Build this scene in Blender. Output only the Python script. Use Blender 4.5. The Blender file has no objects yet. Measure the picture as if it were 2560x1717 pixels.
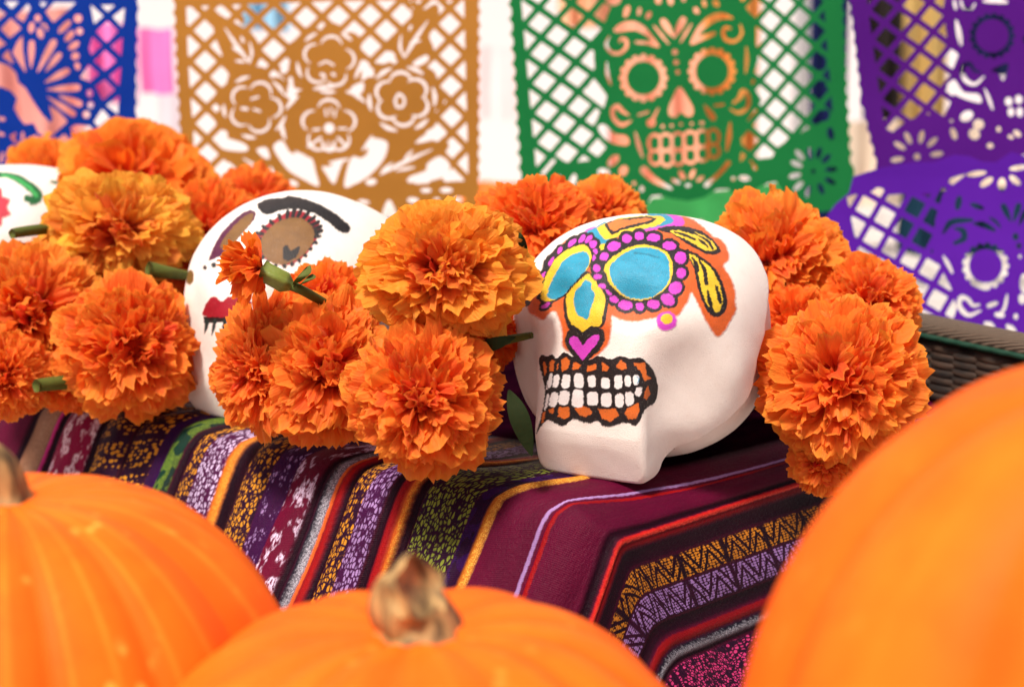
import bpy, math, random
import numpy as np
from mathutils import Vector, Matrix, Euler

# ------------------------------------------------------------------ camera, world, sun, exposure
scene = bpy.context.scene
COL = scene.collection
RAD = math.radians
CAM_H, PITCH, FPX, PCX, PCY = 0.245, RAD(10.08), 3911.0, 1280.0, 858.5
cam_data = bpy.data.cameras.new('camera')
cam = bpy.data.objects.new('camera', cam_data)
COL.objects.link(cam)
cam.location = (0, 0, CAM_H)
cam.rotation_euler = (math.pi / 2 - PITCH, 0, 0)
cam_data.sensor_width = 36.0
cam_data.lens = FPX / 2560.0 * 36.0
cam_data.clip_start, cam_data.clip_end = 0.02, 400
cam_data.dof.use_dof = True
cam_data.dof.focus_distance = 0.93
cam_data.dof.aperture_fstop = 6.3
scene.camera = cam

SUN_EL, SUN_AZ = RAD(60), RAD(212)      # azimuth clockwise from +Y: behind the camera, a little to the left
world = bpy.data.worlds.new('World')
scene.world = world
world.use_nodes = True
wn, wl = world.node_tree.nodes, world.node_tree.links
sky = wn.new('ShaderNodeTexSky')
sky.sky_type = 'NISHITA'
sky.sun_disc = False
sky.sun_elevation, sky.sun_rotation = SUN_EL, SUN_AZ
sky.air_density, sky.dust_density, sky.ozone_density = 0.8, 5.0, 0.3
wn['Background'].inputs['Strength'].default_value = 0.06
wl.new(sky.outputs['Color'], wn['Background'].inputs['Color'])
sun_data = bpy.data.lights.new('sun', 'SUN')
sun_data.energy = 2.7
sun_data.angle = RAD(10)
sun_data.color = (1.0, 0.93, 0.85)
sun = bpy.data.objects.new('sun', sun_data)
COL.objects.link(sun)
sun_dir = Vector((math.sin(SUN_AZ) * math.cos(SUN_EL), math.cos(SUN_AZ) * math.cos(SUN_EL), math.sin(SUN_EL)))
sun.rotation_euler = sun_dir.to_track_quat('Z', 'Y').to_euler()
scene.view_settings.view_transform = 'Standard'
scene.view_settings.look = 'None'
scene.view_settings.exposure = 0.86
scene.view_settings.gamma = 1.0
scene.cycles.max_bounces = 8
scene.cycles.use_denoising = True

# ------------------------------------------------------------------ helpers
RNG = np.random.default_rng(7)
C0 = np.array([0, 0, CAM_H])
FW = np.array([0, math.cos(PITCH), -math.sin(PITCH)])
UP = np.array([0, math.sin(PITCH), math.cos(PITCH)])
RT = np.array([1.0, 0, 0])

def ray(px, py):
    px, py = np.asarray(px, float), np.asarray(py, float)
    return FW + RT * ((px - PCX) / FPX)[..., None] - UP * ((py - PCY) / FPX)[..., None]
def at(px, py, D): return C0 + ray(px, py) * D
def on_plane(px, py, p0, n):
    r = ray(px, py); n = np.asarray(n, float)
    return C0 + r * ((np.asarray(p0, float) - C0) @ n / (r @ n))[..., None]
def proj(P):
    d = np.asarray(P, float) - C0
    z = d @ FW
    return np.stack([PCX + FPX * (d @ RT) / z, PCY - FPX * (d @ UP) / z, z], -1)

def srgb(r, g, b):
    f = lambda c: (c / 255 / 12.92) if c <= 10.31 else ((c / 255 + .055) / 1.055) ** 2.4
    return (f(r), f(g), f(b))
def rgba(c): return (*c, 1.0)

def tag(o, label=None, cat=None, group=None, kind=None):
    for k, v in (('label', label), ('category', cat), ('group', group), ('kind', kind)):
        if v: o[k] = v
    return o
def empty(name, loc=(0, 0, 0)):
    o = bpy.data.objects.new(name, None)
    o.empty_display_size = .02
    o.location = loc
    COL.objects.link(o)
    return o
def mesh_data(name, v, f, mat, smooth=True):
    me = bpy.data.meshes.new(name)
    v = np.asarray(v, np.float32)
    if isinstance(f, np.ndarray):
        n, k = f.shape
        me.vertices.add(len(v)); me.vertices.foreach_set('co', v.ravel())
        me.loops.add(n * k); me.loops.foreach_set('vertex_index', f.astype(np.int32).ravel())
        me.polygons.add(n)
        me.polygons.foreach_set('loop_start', np.arange(0, n * k, k, dtype=np.int32))
        me.update(calc_edges=True)
        me.validate()
    else:
        me.from_pydata([tuple(map(float, p)) for p in v], [], f)
    me.polygons.foreach_set('use_smooth', np.full(len(me.polygons), smooth))
    if mat: me.materials.append(mat)
    me.update()
    return me
def link(name, me, parent=None, loc=None):
    o = bpy.data.objects.new(name, me)
    COL.objects.link(o)
    if parent: o.parent = parent
    if loc is not None: o.location = loc
    return o
def solid(name, v, f, mat, parent=None, base=None, smooth=True):
    """mesh from world coordinates; origin put at base (or at the parent)"""
    v = np.asarray(v, float)
    b = np.array(parent.location) if parent is not None else (np.array(base) if base is not None else np.zeros(3))
    if parent is not None and parent.parent is not None: b = b + np.array(parent.parent.location)
    me = mesh_data(name, v - b, f, mat, smooth)
    return link(name, me, parent, None if parent is not None else tuple(b))
def grid_faces(nu, nv, cu=False, cv=False):
    i, j = np.meshgrid(np.arange(nu if cu else nu - 1), np.arange(nv if cv else nv - 1), indexing='ij')
    i2, j2 = (i + 1) % nu, (j + 1) % nv
    return np.stack([i * nv + j, i2 * nv + j, i2 * nv + j2, i * nv + j2], -1).reshape(-1, 4)
def set_color(me, rgb, name='paint'):
    a = me.color_attributes.new(name, 'FLOAT_COLOR', 'POINT')
    c = np.ones((len(rgb), 4), np.float32); c[:, :3] = rgb
    a.data.foreach_set('color', c.ravel())
def set_float(me, val, name):
    a = me.attributes.new(name, 'FLOAT', 'POINT')
    a.data.foreach_set('value', np.asarray(val, np.float32).ravel())
def set_vec(me, val, name):
    a = me.attributes.new(name, 'FLOAT_VECTOR', 'POINT')
    a.data.foreach_set('vector', np.asarray(val, np.float32).ravel())
def tube(path, rad, n=10, squash=None, ref=(0.3, 0.2, 1.0)):
    path = np.asarray(path, float); m = len(path)
    rad = np.broadcast_to(np.asarray(rad, float), (m,))
    T = np.gradient(path, axis=0); T /= np.linalg.norm(T, axis=1)[:, None]
    ref = np.array(ref, float); V = []
    for k in range(m):
        a = np.cross(T[k], ref); a /= np.linalg.norm(a) + 1e-9
        b = np.cross(a, T[k])
        th = np.arange(n) / n * 2 * np.pi
        r = rad[k] * (1 if squash is None else 1 + squash * np.cos(5 * th + .06 * k))
        V.append(path[k] + np.outer(np.cos(th) * r, a) + np.outer(np.sin(th) * r, b))
    V = np.concatenate(V)
    F = grid_faces(m, n, cv=True).tolist()
    F.append(list(range(n))[::-1]); F.append([(m - 1) * n + k for k in range(n)])
    return V, F
def smooth_noise(shape, cell, seed):
    r = np.random.default_rng(seed)
    h, w = shape
    g = r.uniform(-1, 1, (h // cell + 3, w // cell + 3))
    y, x = np.arange(h) / cell, np.arange(w) / cell
    yi, xi = y.astype(int), x.astype(int)
    fy, fx = (y - yi), (x - xi)
    fy, fx = fy * fy * (3 - 2 * fy), fx * fx * (3 - 2 * fx)
    a = g[yi][:, xi]; b = g[yi][:, xi + 1]; c = g[yi + 1][:, xi]; d = g[yi + 1][:, xi + 1]
    return (a * (1 - fx) + b * fx) * (1 - fy)[:, None] + (c * (1 - fx) + d * fx) * fy[:, None]

# ------------------------------------------------------------------ node helper
class NT:
    def __init__(s, name):
        s.m = bpy.data.materials.new(name); s.m.use_nodes = True
        s.t = s.m.node_tree; s.n = s.t.nodes; s.l = s.t.links
        s.b = s.n['Principled BSDF']; s.out = s.n['Material Output']
    def put(s, inp, v):
        if isinstance(v, bpy.types.NodeSocket): s.l.new(v, inp)
        elif isinstance(v, (tuple, list)) and len(v) == 3 and inp.type == 'RGBA': inp.default_value = (*v, 1)
        else: inp.default_value = v
    def node(s, typ, outp=0, props=None, **ins):
        n = s.n.new(typ)
        for k, v in (props or {}).items(): setattr(n, k, v)
        for k, v in ins.items():
            key = int(k[1:]) if k[0] == '_' and k[1:].isdigit() else k.replace('_', ' ')
            s.put(n.inputs[key], v)
        return n.outputs[outp]
    def math(s, op, a, b=0.0, c=None, clamp=False):
        kw = {'_0': a, '_1': b}
        if c is not None: kw['_2'] = c
        return s.node('ShaderNodeMath', 0, {'operation': op, 'use_clamp': clamp}, **kw)
    def mix(s, f, a, b, mode='MIX'):
        n = s.n.new('ShaderNodeMix'); n.data_type = 'RGBA'; n.blend_type = mode
        s.put(n.inputs[0], f); s.put(n.inputs[6], a); s.put(n.inputs[7], b)
        return n.outputs[2]
    def ramp(s, f, lo, hi, a=0.0, b=1.0, typ='SMOOTHSTEP'):
        return s.node('ShaderNodeMapRange', 0, {'interpolation_type': typ}, _0=f, _1=lo, _2=hi, _3=a, _4=b)
    def noise(s, vec, scale, detail=3.0, rough=.55, outp=0):
        return s.node('ShaderNodeTexNoise', outp, Vector=vec, Scale=scale, Detail=detail, Roughness=rough)
    def attr(s, name, outp='Color'):
        n = s.n.new('ShaderNodeAttribute'); n.attribute_name = name
        return n.outputs[outp]
    def obj(s): return s.n.new('ShaderNodeTexCoord').outputs['Object']
    def bump(s, h, strength=.3, dist=.001):
        return s.node('ShaderNodeBump', 0, Height=h, Strength=strength, Distance=dist)
    def set(s, **k):
        for a, v in k.items(): s.put(s.b.inputs[a.replace('_', ' ')], v)
        return s.m

def plain(name, c, rough=.7, spec=.3, vary=.15, scale=40, bump=0.0, bscale=300):
    t = NT(name); o = t.obj()
    n = t.noise(o, scale, 4)
    col = t.mix(n, tuple(x * (1 - vary) for x in c), tuple(min(1, x * (1 + vary)) for x in c))
    kw = dict(Base_Color=col, Roughness=rough, Specular_IOR_Level=spec)
    if bump: kw['Normal'] = t.bump(t.noise(o, bscale, 3), bump, .002)
    return t.set(**kw)

# ------------------------------------------------------------------ 2-D drawing (cut paper and brush paint are drawn here, then built as geometry)
def catmull(pts, closed=True, n=6):
    P = np.asarray(pts, float)
    if len(P) < 3: return P
    if closed: Q = np.concatenate([P[-1:], P, P[:2]])
    else: Q = np.concatenate([2 * P[:1] - P[1:2], P, 2 * P[-1:] - P[-2:-1]])
    t = np.linspace(0, 1, n, endpoint=False)[:, None]; out = []
    for k in range(len(Q) - 3):
        a, b, c, d = Q[k:k + 4]
        out.append(.5 * (2 * b + (c - a) * t + (2 * a - 5 * b + 4 * c - d) * t ** 2 + (3 * b - a - 3 * c + d) * t ** 3))
    out = np.concatenate(out)
    return out if closed else np.concatenate([out, P[-1:]])

class Canvas:
    def __init__(s, x0, y0, x1, y1, res, color=None, jit=0.0, seed=1):
        s.x0, s.y0, s.res = x0, y0, res
        s.W, s.H = int((x1 - x0) * res), int((y1 - y0) * res)
        s.X, s.Y = np.meshgrid(x0 + (np.arange(s.W) + .5) / res, y0 + (np.arange(s.H) + .5) / res)
        if jit:
            s.X = s.X + jit * (smooth_noise(s.X.shape, int(5 * res), seed) + .5 * smooth_noise(s.X.shape, int(2 * res), seed + 1))
            s.Y = s.Y + jit * (smooth_noise(s.X.shape, int(5 * res), seed + 2) + .5 * smooth_noise(s.X.shape, int(2 * res), seed + 3))
        s.rgb = np.ones((s.H, s.W, 3)) * np.asarray(color if color is not None else (0, 0, 0))
        s.m = np.zeros((s.H, s.W)); s.id = np.zeros((s.H, s.W), np.int16)
        s.o = (0, 0, 1.0)
    def frame(s, ox, oy, k): s.o = (ox, oy, k); return s
    def tr(s, p): return np.asarray(p, float) * s.o[2] + np.array(s.o[:2])
    def box(s, lo, hi, pad):
        i0 = max(int((lo[1] - pad - s.y0) * s.res), 0); i1 = min(int((hi[1] + pad - s.y0) * s.res) + 2, s.H)
        j0 = max(int((lo[0] - pad - s.x0) * s.res), 0); j1 = min(int((hi[0] + pad - s.x0) * s.res) + 2, s.W)
        return (slice(i0, max(i1, i0)), slice(j0, max(j1, j0)))
    def put(s, sl, a, col, ident):
        if col is None: return
        if np.isscalar(col): s.m[sl] = s.m[sl] * (1 - a) + col * a
        else: s.rgb[sl] = s.rgb[sl] * (1 - a[..., None]) + np.asarray(col) * a[..., None]
        if ident is not None: s.id[sl][a > .5] = ident
    def inside(s, P, sl):
        X, Y = s.X[sl], s.Y[sl]; w = np.zeros(X.shape, bool)
        for a, b in zip(P, np.roll(P, -1, 0)):
            if a[1] == b[1]: continue
            w ^= ((a[1] > Y) != (b[1] > Y)) & (X < (b[0] - a[0]) * (Y - a[1]) / (b[1] - a[1]) + a[0])
        return w
    def poly(s, pts, col, ident=None, smooth=True, soft=0.0):
        P = s.tr(catmull(pts) if smooth and len(pts) > 3 else pts)
        sl = s.box(P.min(0), P.max(0), 4 + soft * 2)
        w = s.inside(P, sl).astype(float)
        if soft:
            d = s.dist(P, sl, True)
            a = np.clip(.5 + np.where(w > .5, d, -d) / (2 * soft), 0, 1)
            w = a * a * (3 - 2 * a)
        s.put(sl, w, col, ident)
    def dist(s, P, sl, closed=False):
        X, Y = s.X[sl], s.Y[sl]; best = np.full(X.shape, 1e9)
        Q = np.roll(P, -1, 0) if closed else P[1:]
        for a, b in zip(P[:len(Q)], Q):
            ab = b - a; L = ab @ ab + 1e-9
            t = np.clip(((X - a[0]) * ab[0] + (Y - a[1]) * ab[1]) / L, 0, 1)
            best = np.minimum(best, np.hypot(X - a[0] - t * ab[0], Y - a[1] - t * ab[1]))
        return best
    def line(s, pts, w, col, ident=None, smooth=True, closed=False, taper=None, soft=0.0):
        """w = full width; taper=(w0, w1) varies it along the stroke"""
        P = s.tr(catmull(pts, closed) if smooth and len(pts) > 2 else pts)
        W = w * s.o[2]
        sl = s.box(P.min(0), P.max(0), W + 4)
        if taper is None:
            d = s.dist(P, sl, closed)
            a = np.clip((W / 2 - d) / max(soft, .35) + .5, 0, 1)
        else:
            X, Y = s.X[sl], s.Y[sl]; a = np.zeros(X.shape)
            seg = np.linalg.norm(np.diff(P, axis=0), axis=1); cum = np.r_[0, np.cumsum(seg)] / seg.sum()
            for k in range(len(P) - 1):
                p, q = P[k], P[k + 1]; ab = q - p; L = ab @ ab + 1e-9
                t = np.clip(((X - p[0]) * ab[0] + (Y - p[1]) * ab[1]) / L, 0, 1)
                u = cum[k] + (cum[k + 1] - cum[k]) * t
                ww = np.interp(u, np.linspace(0, 1, len(taper)), taper) * W / 2
                a = np.maximum(a, np.clip((ww - np.hypot(X - p[0] - t * ab[0], Y - p[1] - t * ab[1])) / .7 + .5, 0, 1))
        s.put(sl, a, col, ident)
    def ell(s, cx, cy, rx, ry, rot, col, ident=None, soft=0.0):
        c = s.tr((cx, cy)); rx, ry = rx * s.o[2], ry * s.o[2]; m = max(rx, ry)
        sl = s.box(c - m, c + m, 3 + soft)
        X, Y = s.X[sl] - c[0], s.Y[sl] - c[1]; r = math.radians(rot)
        u, v = X * math.cos(r) + Y * math.sin(r), -X * math.sin(r) + Y * math.cos(r)
        d = (1 - np.sqrt((u / rx) ** 2 + (v / ry) ** 2)) * min(rx, ry)
        s.put(sl, np.clip(d / max(soft, .35) + .5, 0, 1), col, ident)
    def drop(s, x0, y0, x1, y1, w, col, ident=None):
        """teardrop: pointed at (x0,y0), round at (x1,y1)"""
        s.line([(x0, y0), (x1, y1)], w, col, ident, smooth=False, taper=(.12, .5, .85, 1.0, .9))
    def lattice(s, p0, a, c, frac, region, keep=None):
        R = s.tr(np.asarray(region, float)); sl = s.box(R.min(0), R.max(0), 2)
        ins = s.inside(R, sl)
        k = s.o[2]; X = (s.X[sl] - s.o[0]) / k - p0[0]; Y = (s.Y[sl] - s.o[1]) / k - p0[1]
        det = a[0] * c[1] - a[1] * c[0]
        u = (X * c[1] - Y * c[0]) / det + .5; v = (a[0] * Y - a[1] * X) / det + .5
        h = (np.abs(u - np.floor(u) - .5) < frac / 2) & (np.abs(v - np.floor(v) - .5) < frac / 2) & ins
        if keep is not None: h &= keep[sl] < .5
        s.m[sl][h] = 0
    def sample(s, arr, px, py):
        fx = np.clip((px - s.x0) * s.res - .5, 0, s.W - 1.001); fy = np.clip((py - s.y0) * s.res - .5, 0, s.H - 1.001)
        i, j = fy.astype(int), fx.astype(int); u, v = fx - j, fy - i
        if arr.ndim == 3: u, v = u[..., None], v[..., None]
        return (arr[i, j] * (1 - u) + arr[i, j + 1] * u) * (1 - v) + (arr[i + 1, j] * (1 - u) + arr[i + 1, j + 1] * u) * v
    def sample_id(s, px, py):
        i = np.clip(((py - s.y0) * s.res).astype(int), 0, s.H - 1); j = np.clip(((px - s.x0) * s.res).astype(int), 0, s.W - 1)
        return s.id[i, j]
    def rgb_blur(s):
        pass

def box_blur(m, n=2):
    for _ in range(n):
        p = np.pad(m, 1, mode='edge')
        m = (p[:-2] + 2 * p[1:-1] + p[2:]) / 4
        m = (m[:, :-2] + 2 * m[:, 1:-1] + m[:, 2:]) / 4
    return m

def cut_sheet(cv, step):
    """marching squares: the paper left in a canvas mask -> verts (canvas coordinates) and faces"""
    k = int(step)
    m = box_blur(cv.m, 2)[::k, ::k]
    gx = cv.x0 + (np.arange(m.shape[1]) * k + .5) / cv.res; gy = cv.y0 + (np.arange(m.shape[0]) * k + .5) / cv.res
    H, W = m.shape
    ins = m > .5
    case = ins[:-1, :-1] * 1 + ins[:-1, 1:] * 2 + ins[1:, 1:] * 4 + ins[1:, :-1] * 8
    vid = -np.ones((H, W), int); used = np.zeros((H, W), bool)
    full = case == 15
    for di, dj in ((0, 0), (0, 1), (1, 1), (1, 0)):
        used[di:H - 1 + di, dj:W - 1 + dj] |= full
    part = (case > 0) & (case < 15)
    for di, dj in ((0, 0), (0, 1), (1, 1), (1, 0)):
        used[di:H - 1 + di, dj:W - 1 + dj] |= part
    used &= ins
    vid[used] = np.arange(used.sum())
    ii, jj = np.nonzero(used)
    V = [np.stack([gx[jj], gy[ii]], -1)]; nv = len(ii)
    fi, fj = np.nonzero(full)
    F = np.stack([vid[fi, fj], vid[fi + 1, fj], vid[fi + 1, fj + 1], vid[fi, fj + 1]], -1).tolist()
    extra, cache = [], {}
    def edge(a, b):
        nonlocal nv
        key = (a, b) if a < b else (b, a)
        if key in cache: return cache[key]
        (i0, j0), (i1, j1) = key
        t = (.5 - m[i0, j0]) / (m[i1, j1] - m[i0, j0])
        extra.append((gx[j0] + (gx[j1] - gx[j0]) * t, gy[i0] + (gy[i1] - gy[i0]) * t))
        cache[key] = nv; nv += 1
        return nv - 1
    pi, pj = np.nonzero(part)
    for i, j in zip(pi.tolist(), pj.tolist()):
        cs = [(i, j), (i + 1, j), (i + 1, j + 1), (i, j + 1)]; P = []
        for q in range(4):
            a, b = cs[q], cs[(q + 1) % 4]
            if ins[a]: P.append(int(vid[a]))
            if ins[a] != ins[b]: P.append(edge(a, b))
        if len(P) >= 3: F.append(P)
    if extra: V.append(np.array(extra))
    return np.concatenate(V), F
# ------------------------------------------------------------------ sugar skulls (one closed sculpted surface each)
BLACK, WHITEP = srgb(30, 24, 26), srgb(236, 226, 216)
ORANGEP, YELLOWP, CYANP, MAGP = srgb(214, 96, 36), srgb(232, 194, 48), srgb(40, 150, 182), srgb(206, 66, 192)
TEETHW = srgb(238, 232, 228)

def smin(a, b, k):
    h = np.clip(.5 + .5 * (b - a) / k, 0, 1)
    return b * (1 - h) + a * h - k * h * (1 - h)
def smax(a, b, k): return -smin(-a, -b, k)
def s_ell(p, c, r):
    q = (p - np.array(c)) / np.array(r); k0 = np.linalg.norm(q, axis=-1) + 1e-9
    k1 = np.linalg.norm(q / np.array(r), axis=-1) + 1e-9
    return k0 * (k0 - 1) / k1
def s_sup(p, c, r, n):
    q = np.abs((p - np.array(c)) / np.array(r)) + 1e-9
    return ((q ** n).sum(-1) ** (1 / n) - 1) * min(r)
def s_box(p, c, h, rd):
    q = np.abs(p - np.array(c)) - (np.array(h) - rd)
    return np.linalg.norm(np.maximum(q, 0), axis=-1) + np.minimum(q.max(-1), 0) - rd

def skull_sdf(p, jaw=3.7, step=.38, slim=0.0, cutp=0.0, hexp=2.35):
    """local centimetres: x across, y out of the face, z up"""
    x, y, z = p[..., 0], p[..., 1], p[..., 2]
    m = p.copy(); m[..., 0] = np.abs(x)
    head = s_sup(p, (0, -.6, 7.7), (7.75 - slim, 8.2, 7.2), hexp)
    jb = m.copy(); jb[..., 0] = m[..., 0] * (1 + .030 * np.clip(4 - z, -2, 4))
    jawb = s_box(jb, (0, 5.0, 3.4), (jaw, 2.95, 3.45), .8)
    chin = s_ell(m, (0, 6.5, 1.2), (3.5, 1.75, 1.5))
    maxi = s_ell(m, (1.0, 4.6, 6.6), (3.8, 3.3, 3.0))
    cheek = s_ell(m, (4.7, 2.8, 6.6), (2.8, 3.0, 2.6))
    jowl = s_ell(m, (4.3, 1.2, 5.0), (3.1, 3.6, 3.5))
    shell = smin(head - step, smin(jawb, chin, .7), .9)
    shell = smin(shell, maxi, 1.2)
    shell = smin(shell, cheek, 1.2)
    shell = smin(shell, jowl, .9)
    shell = smax(shell, -s_ell(m, (7.1, 7.5, 5.7), (2.7, 2.6, 2.9)), 2.5)        # hollow under the cheekbone
    shell = smax(shell, -s_ell(m, (2.95, 8.25, 11.4), (2.1, 1.6, 1.75)), .8)      # shallow eye pits
    shell = smin(shell, s_ell(p, (0, 6.55, 8.6), (.85, 1.2, 1.8)), .9)            # nose ridge
    shell = smax(shell, (y - 8.0 + .34 * np.maximum(2.9 - z, 0)) * .9, .35)       # chin tucked under
    yc = np.interp(z, [0, 1, 3, 5, 7.6, 9.5, 12.4, 16], [5.4, 4.7, 3.5, 1.6, .8, -.5, -3.0, -6.5]) + cutp
    shell = smax(shell, (yc - y) * .78 + .07 * np.sin(z * 2.1) + .04 * np.sin(z * 6.3 + 1), .12)
    rear = s_sup(p, (0, -1.1, 7.3), (7.15 - slim, 7.5, 7.25), 2.5)
    d = smin(shell, rear, .15)
    d = d + .010 * np.sin(x * 2.3 + z * 1.1) * np.sin(y * 1.9 - z * 1.7)
    return smax(d, -z + .02, .2)

SK_C = np.array([0, 1.4, 6.6])
def sculpt(origin, yaw, N, scale=.01, roll=0.0, **kw):
    """star-shaped surface found by marching out of the middle; denser where the camera side is"""
    R = np.array(Euler((0, roll, 0)).to_matrix()) @ np.eye(3)
    fw = np.array([-math.sin(yaw), -math.cos(yaw), 0]); rt = np.array([math.cos(yaw), -math.sin(yaw), 0])
    B = np.stack([rt, fw, np.array([0, 0, 1.0])], 1)            # local -> world
    B = R @ B
    cw = np.array(origin) + B @ SK_C * scale
    toc = (C0 - cw) / np.linalg.norm(C0 - cw)
    ax = np.cross([0, 0, 1.0], toc); ax /= np.linalg.norm(ax); ay = np.cross(toc, ax)
    g = np.linspace(-1, 1, N) * .998
    a, b = np.meshgrid(g, g, indexing='ij')
    big = np.abs(a) >= np.abs(b)
    r = np.where(big, a, b)
    with np.errstate(divide='ignore', invalid='ignore'):
        ph = np.where(big, math.pi / 4 * np.nan_to_num(b / a), math.pi / 2 - math.pi / 4 * np.nan_to_num(a / b))
    rho, px_, py_ = np.abs(r), np.sign(r) * np.cos(ph), np.sign(r) * np.sin(ph)
    q = rho / .82
    th = np.where(q < 1, RAD(105) * (.55 * q + .45 * q ** 2.2), RAD(105) + RAD(75) * (q - 1) / (1 / .82 - 1))
    D = np.cos(th)[..., None] * toc + np.sin(th)[..., None] * (px_[..., None] * ax + py_[..., None] * ay)
    D = D.reshape(-1, 3); Dl = D @ B
    lo = np.full(len(D), 1.5); hi = np.full(len(D), 14.0); done = np.zeros(len(D), bool)
    for rr in np.linspace(1.5, 14, 30)[1:]:
        act = ~done
        if not act.any(): break
        v = skull_sdf(SK_C + Dl[act] * rr, **kw)
        ia = np.nonzero(act)[0]
        out = v > 0
        hi[ia[out]] = rr; done[ia[out]] = True; lo[ia[~out]] = rr
    for _ in range(11):
        mid = (lo + hi) / 2
        v = skull_sdf(SK_C + Dl * mid[:, None], **kw)
        hi = np.where(v > 0, mid, hi); lo = np.where(v > 0, lo, mid)
    P = cw + D * ((lo + hi) / 2)[:, None] * scale
    return P, grid_faces(N, N)

def skull_material():
    t = NT('painted_plaster'); o = t.obj()
    paint = t.attr('paint'); amt = t.attr('coat', 'Fac')
    fine = t.noise(o, 1500, 2); mid = t.noise(o, 120, 4); big = t.noise(o, 26, 3)
    dark = t.ramp(fine, .56, .72)
    col = t.mix(t.math('MULTIPLY', dark, t.math('MULTIPLY_ADD', amt, .30, .12)), paint, (.10, .075, .05))
    brush = t.noise(t.node('ShaderNodeVectorMath', 0, {'operation': 'MULTIPLY'}, _0=o, _1=(1.0, .6, 2.2)), 70, 4)
    col = t.mix(t.math('MULTIPLY', t.ramp(brush, .35, .70), t.math('MULTIPLY', amt, .38)), col, t.mix(1.0, col, (.52, .50, .52), 'MULTIPLY'))
    light = t.ramp(t.noise(o, 1100, 2), .62, .74)
    col = t.mix(t.math('MULTIPLY', light, t.math('MULTIPLY', amt, .13)), col, (.75, .68, .55))
    col = t.mix(t.math('MULTIPLY', t.ramp(mid, .45, .75), t.math('MULTIPLY_ADD', amt, -.12, .13)), col, (.66, .50, .42))
    pore = t.node('ShaderNodeTexVoronoi', 0, Vector=o, Scale=75.0)
    col = t.mix(t.math('MULTIPLY', t.ramp(pore, .035, .05, 1, 0), t.ramp(big, .5, .62)), col, (.12, .06, .04))
    h = t.math('ADD', t.math('MULTIPLY', fine, .8), t.math('ADD', t.math('MULTIPLY', mid, .35), t.math('ADD', t.math('MULTIPLY', big, .6), t.math('MULTIPLY', amt, .5))))
    return t.set(Base_Color=col, Roughness=t.math('MULTIPLY_ADD', amt, -.20, .64), Specular_IOR_Level=.32,
                 Subsurface_Weight=.06, Subsurface_Radius=(.006, .004, .003), Normal=t.bump(h, .6, .0009))
M_SKULL = skull_material()

def finish_skull(name, label, P, F, cv, parts, base, group):
    """project the brush paint onto the face, then split the surface into its painted parts"""
    root = tag(empty(name, base), label, 'sugar skull', group)
    q = proj(P); N = int(round(math.sqrt(len(P))))
    e1 = np.gradient(P.reshape(N, N, 3), axis=0).reshape(-1, 3); e2 = np.gradient(P.reshape(N, N, 3), axis=1).reshape(-1, 3)
    nrm = np.cross(e1, e2); nrm /= np.linalg.norm(nrm, axis=1)[:, None] + 1e-12
    if (nrm * (P - P.mean(0))).sum() < 0: nrm = -nrm; F = F[:, ::-1].copy()
    vis = (nrm * (C0 - P)).sum(1) > 0.0
    inb = vis & (q[:, 0] > cv.x0) & (q[:, 0] < cv.x0 + cv.W / cv.res) & (q[:, 1] > cv.y0) & (q[:, 1] < cv.y0 + cv.H / cv.res)
    rgb = np.tile(np.array(WHITEP), (len(P), 1)); coat = np.zeros(len(P)); ident = np.zeros(len(P), int)
    rgb[inb] = cv.sample(cv.rgb, q[inb, 0], q[inb, 1])
    ident[inb] = cv.sample_id(q[inb, 0], q[inb, 1])
    coat = np.clip(np.abs(rgb - np.array(WHITEP)).sum(1) * 2, 0, 1)
    fid = ident[F].min(1)
    made = {}
    def largest(ids):
        """stray specks of a painted mark go back to the bone"""
        sel = np.nonzero(np.isin(fid, ids))[0]
        par = {}
        def find(a):
            while par.setdefault(a, a) != a: par[a] = par[par[a]]; a = par[a]
            return a
        for f in F[sel].tolist():
            r = find(f[0])
            for b in f[1:]: par[find(b)] = r; r = find(r)
        lab = np.array([find(a) for a in F[sel][:, 0].tolist()])
        if len(lab) == 0: return
        val, cnt = np.unique(lab, return_counts=True)
        fid[sel[lab != val[cnt.argmax()]]] = 0
    for _, ids, *_x in parts: largest(ids)
    def piece(nm, ids, parent):
        sel = F[np.isin(fid, ids)]
        if len(sel) < 6: return None
        u, inv = np.unique(sel, return_inverse=True)
        off = np.array(base)
        me = mesh_data(nm, P[u] - off, inv.reshape(sel.shape), M_SKULL)
        set_color(me, rgb[u]); set_float(me, coat[u], 'coat')
        return link(nm, me, parent)
    claimed = [i for _, ids, *_ in parts for i in ids]
    rest = [i for i in range(0, int(fid.max()) + 1) if i not in claimed]
    piece('cranium', rest, root)
    for nm, ids, *sub in parts:
        o = piece(nm, ids, root)
        if o is None: continue
        made[nm] = o
    return root, made

def heart_canvas(): pass

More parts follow.
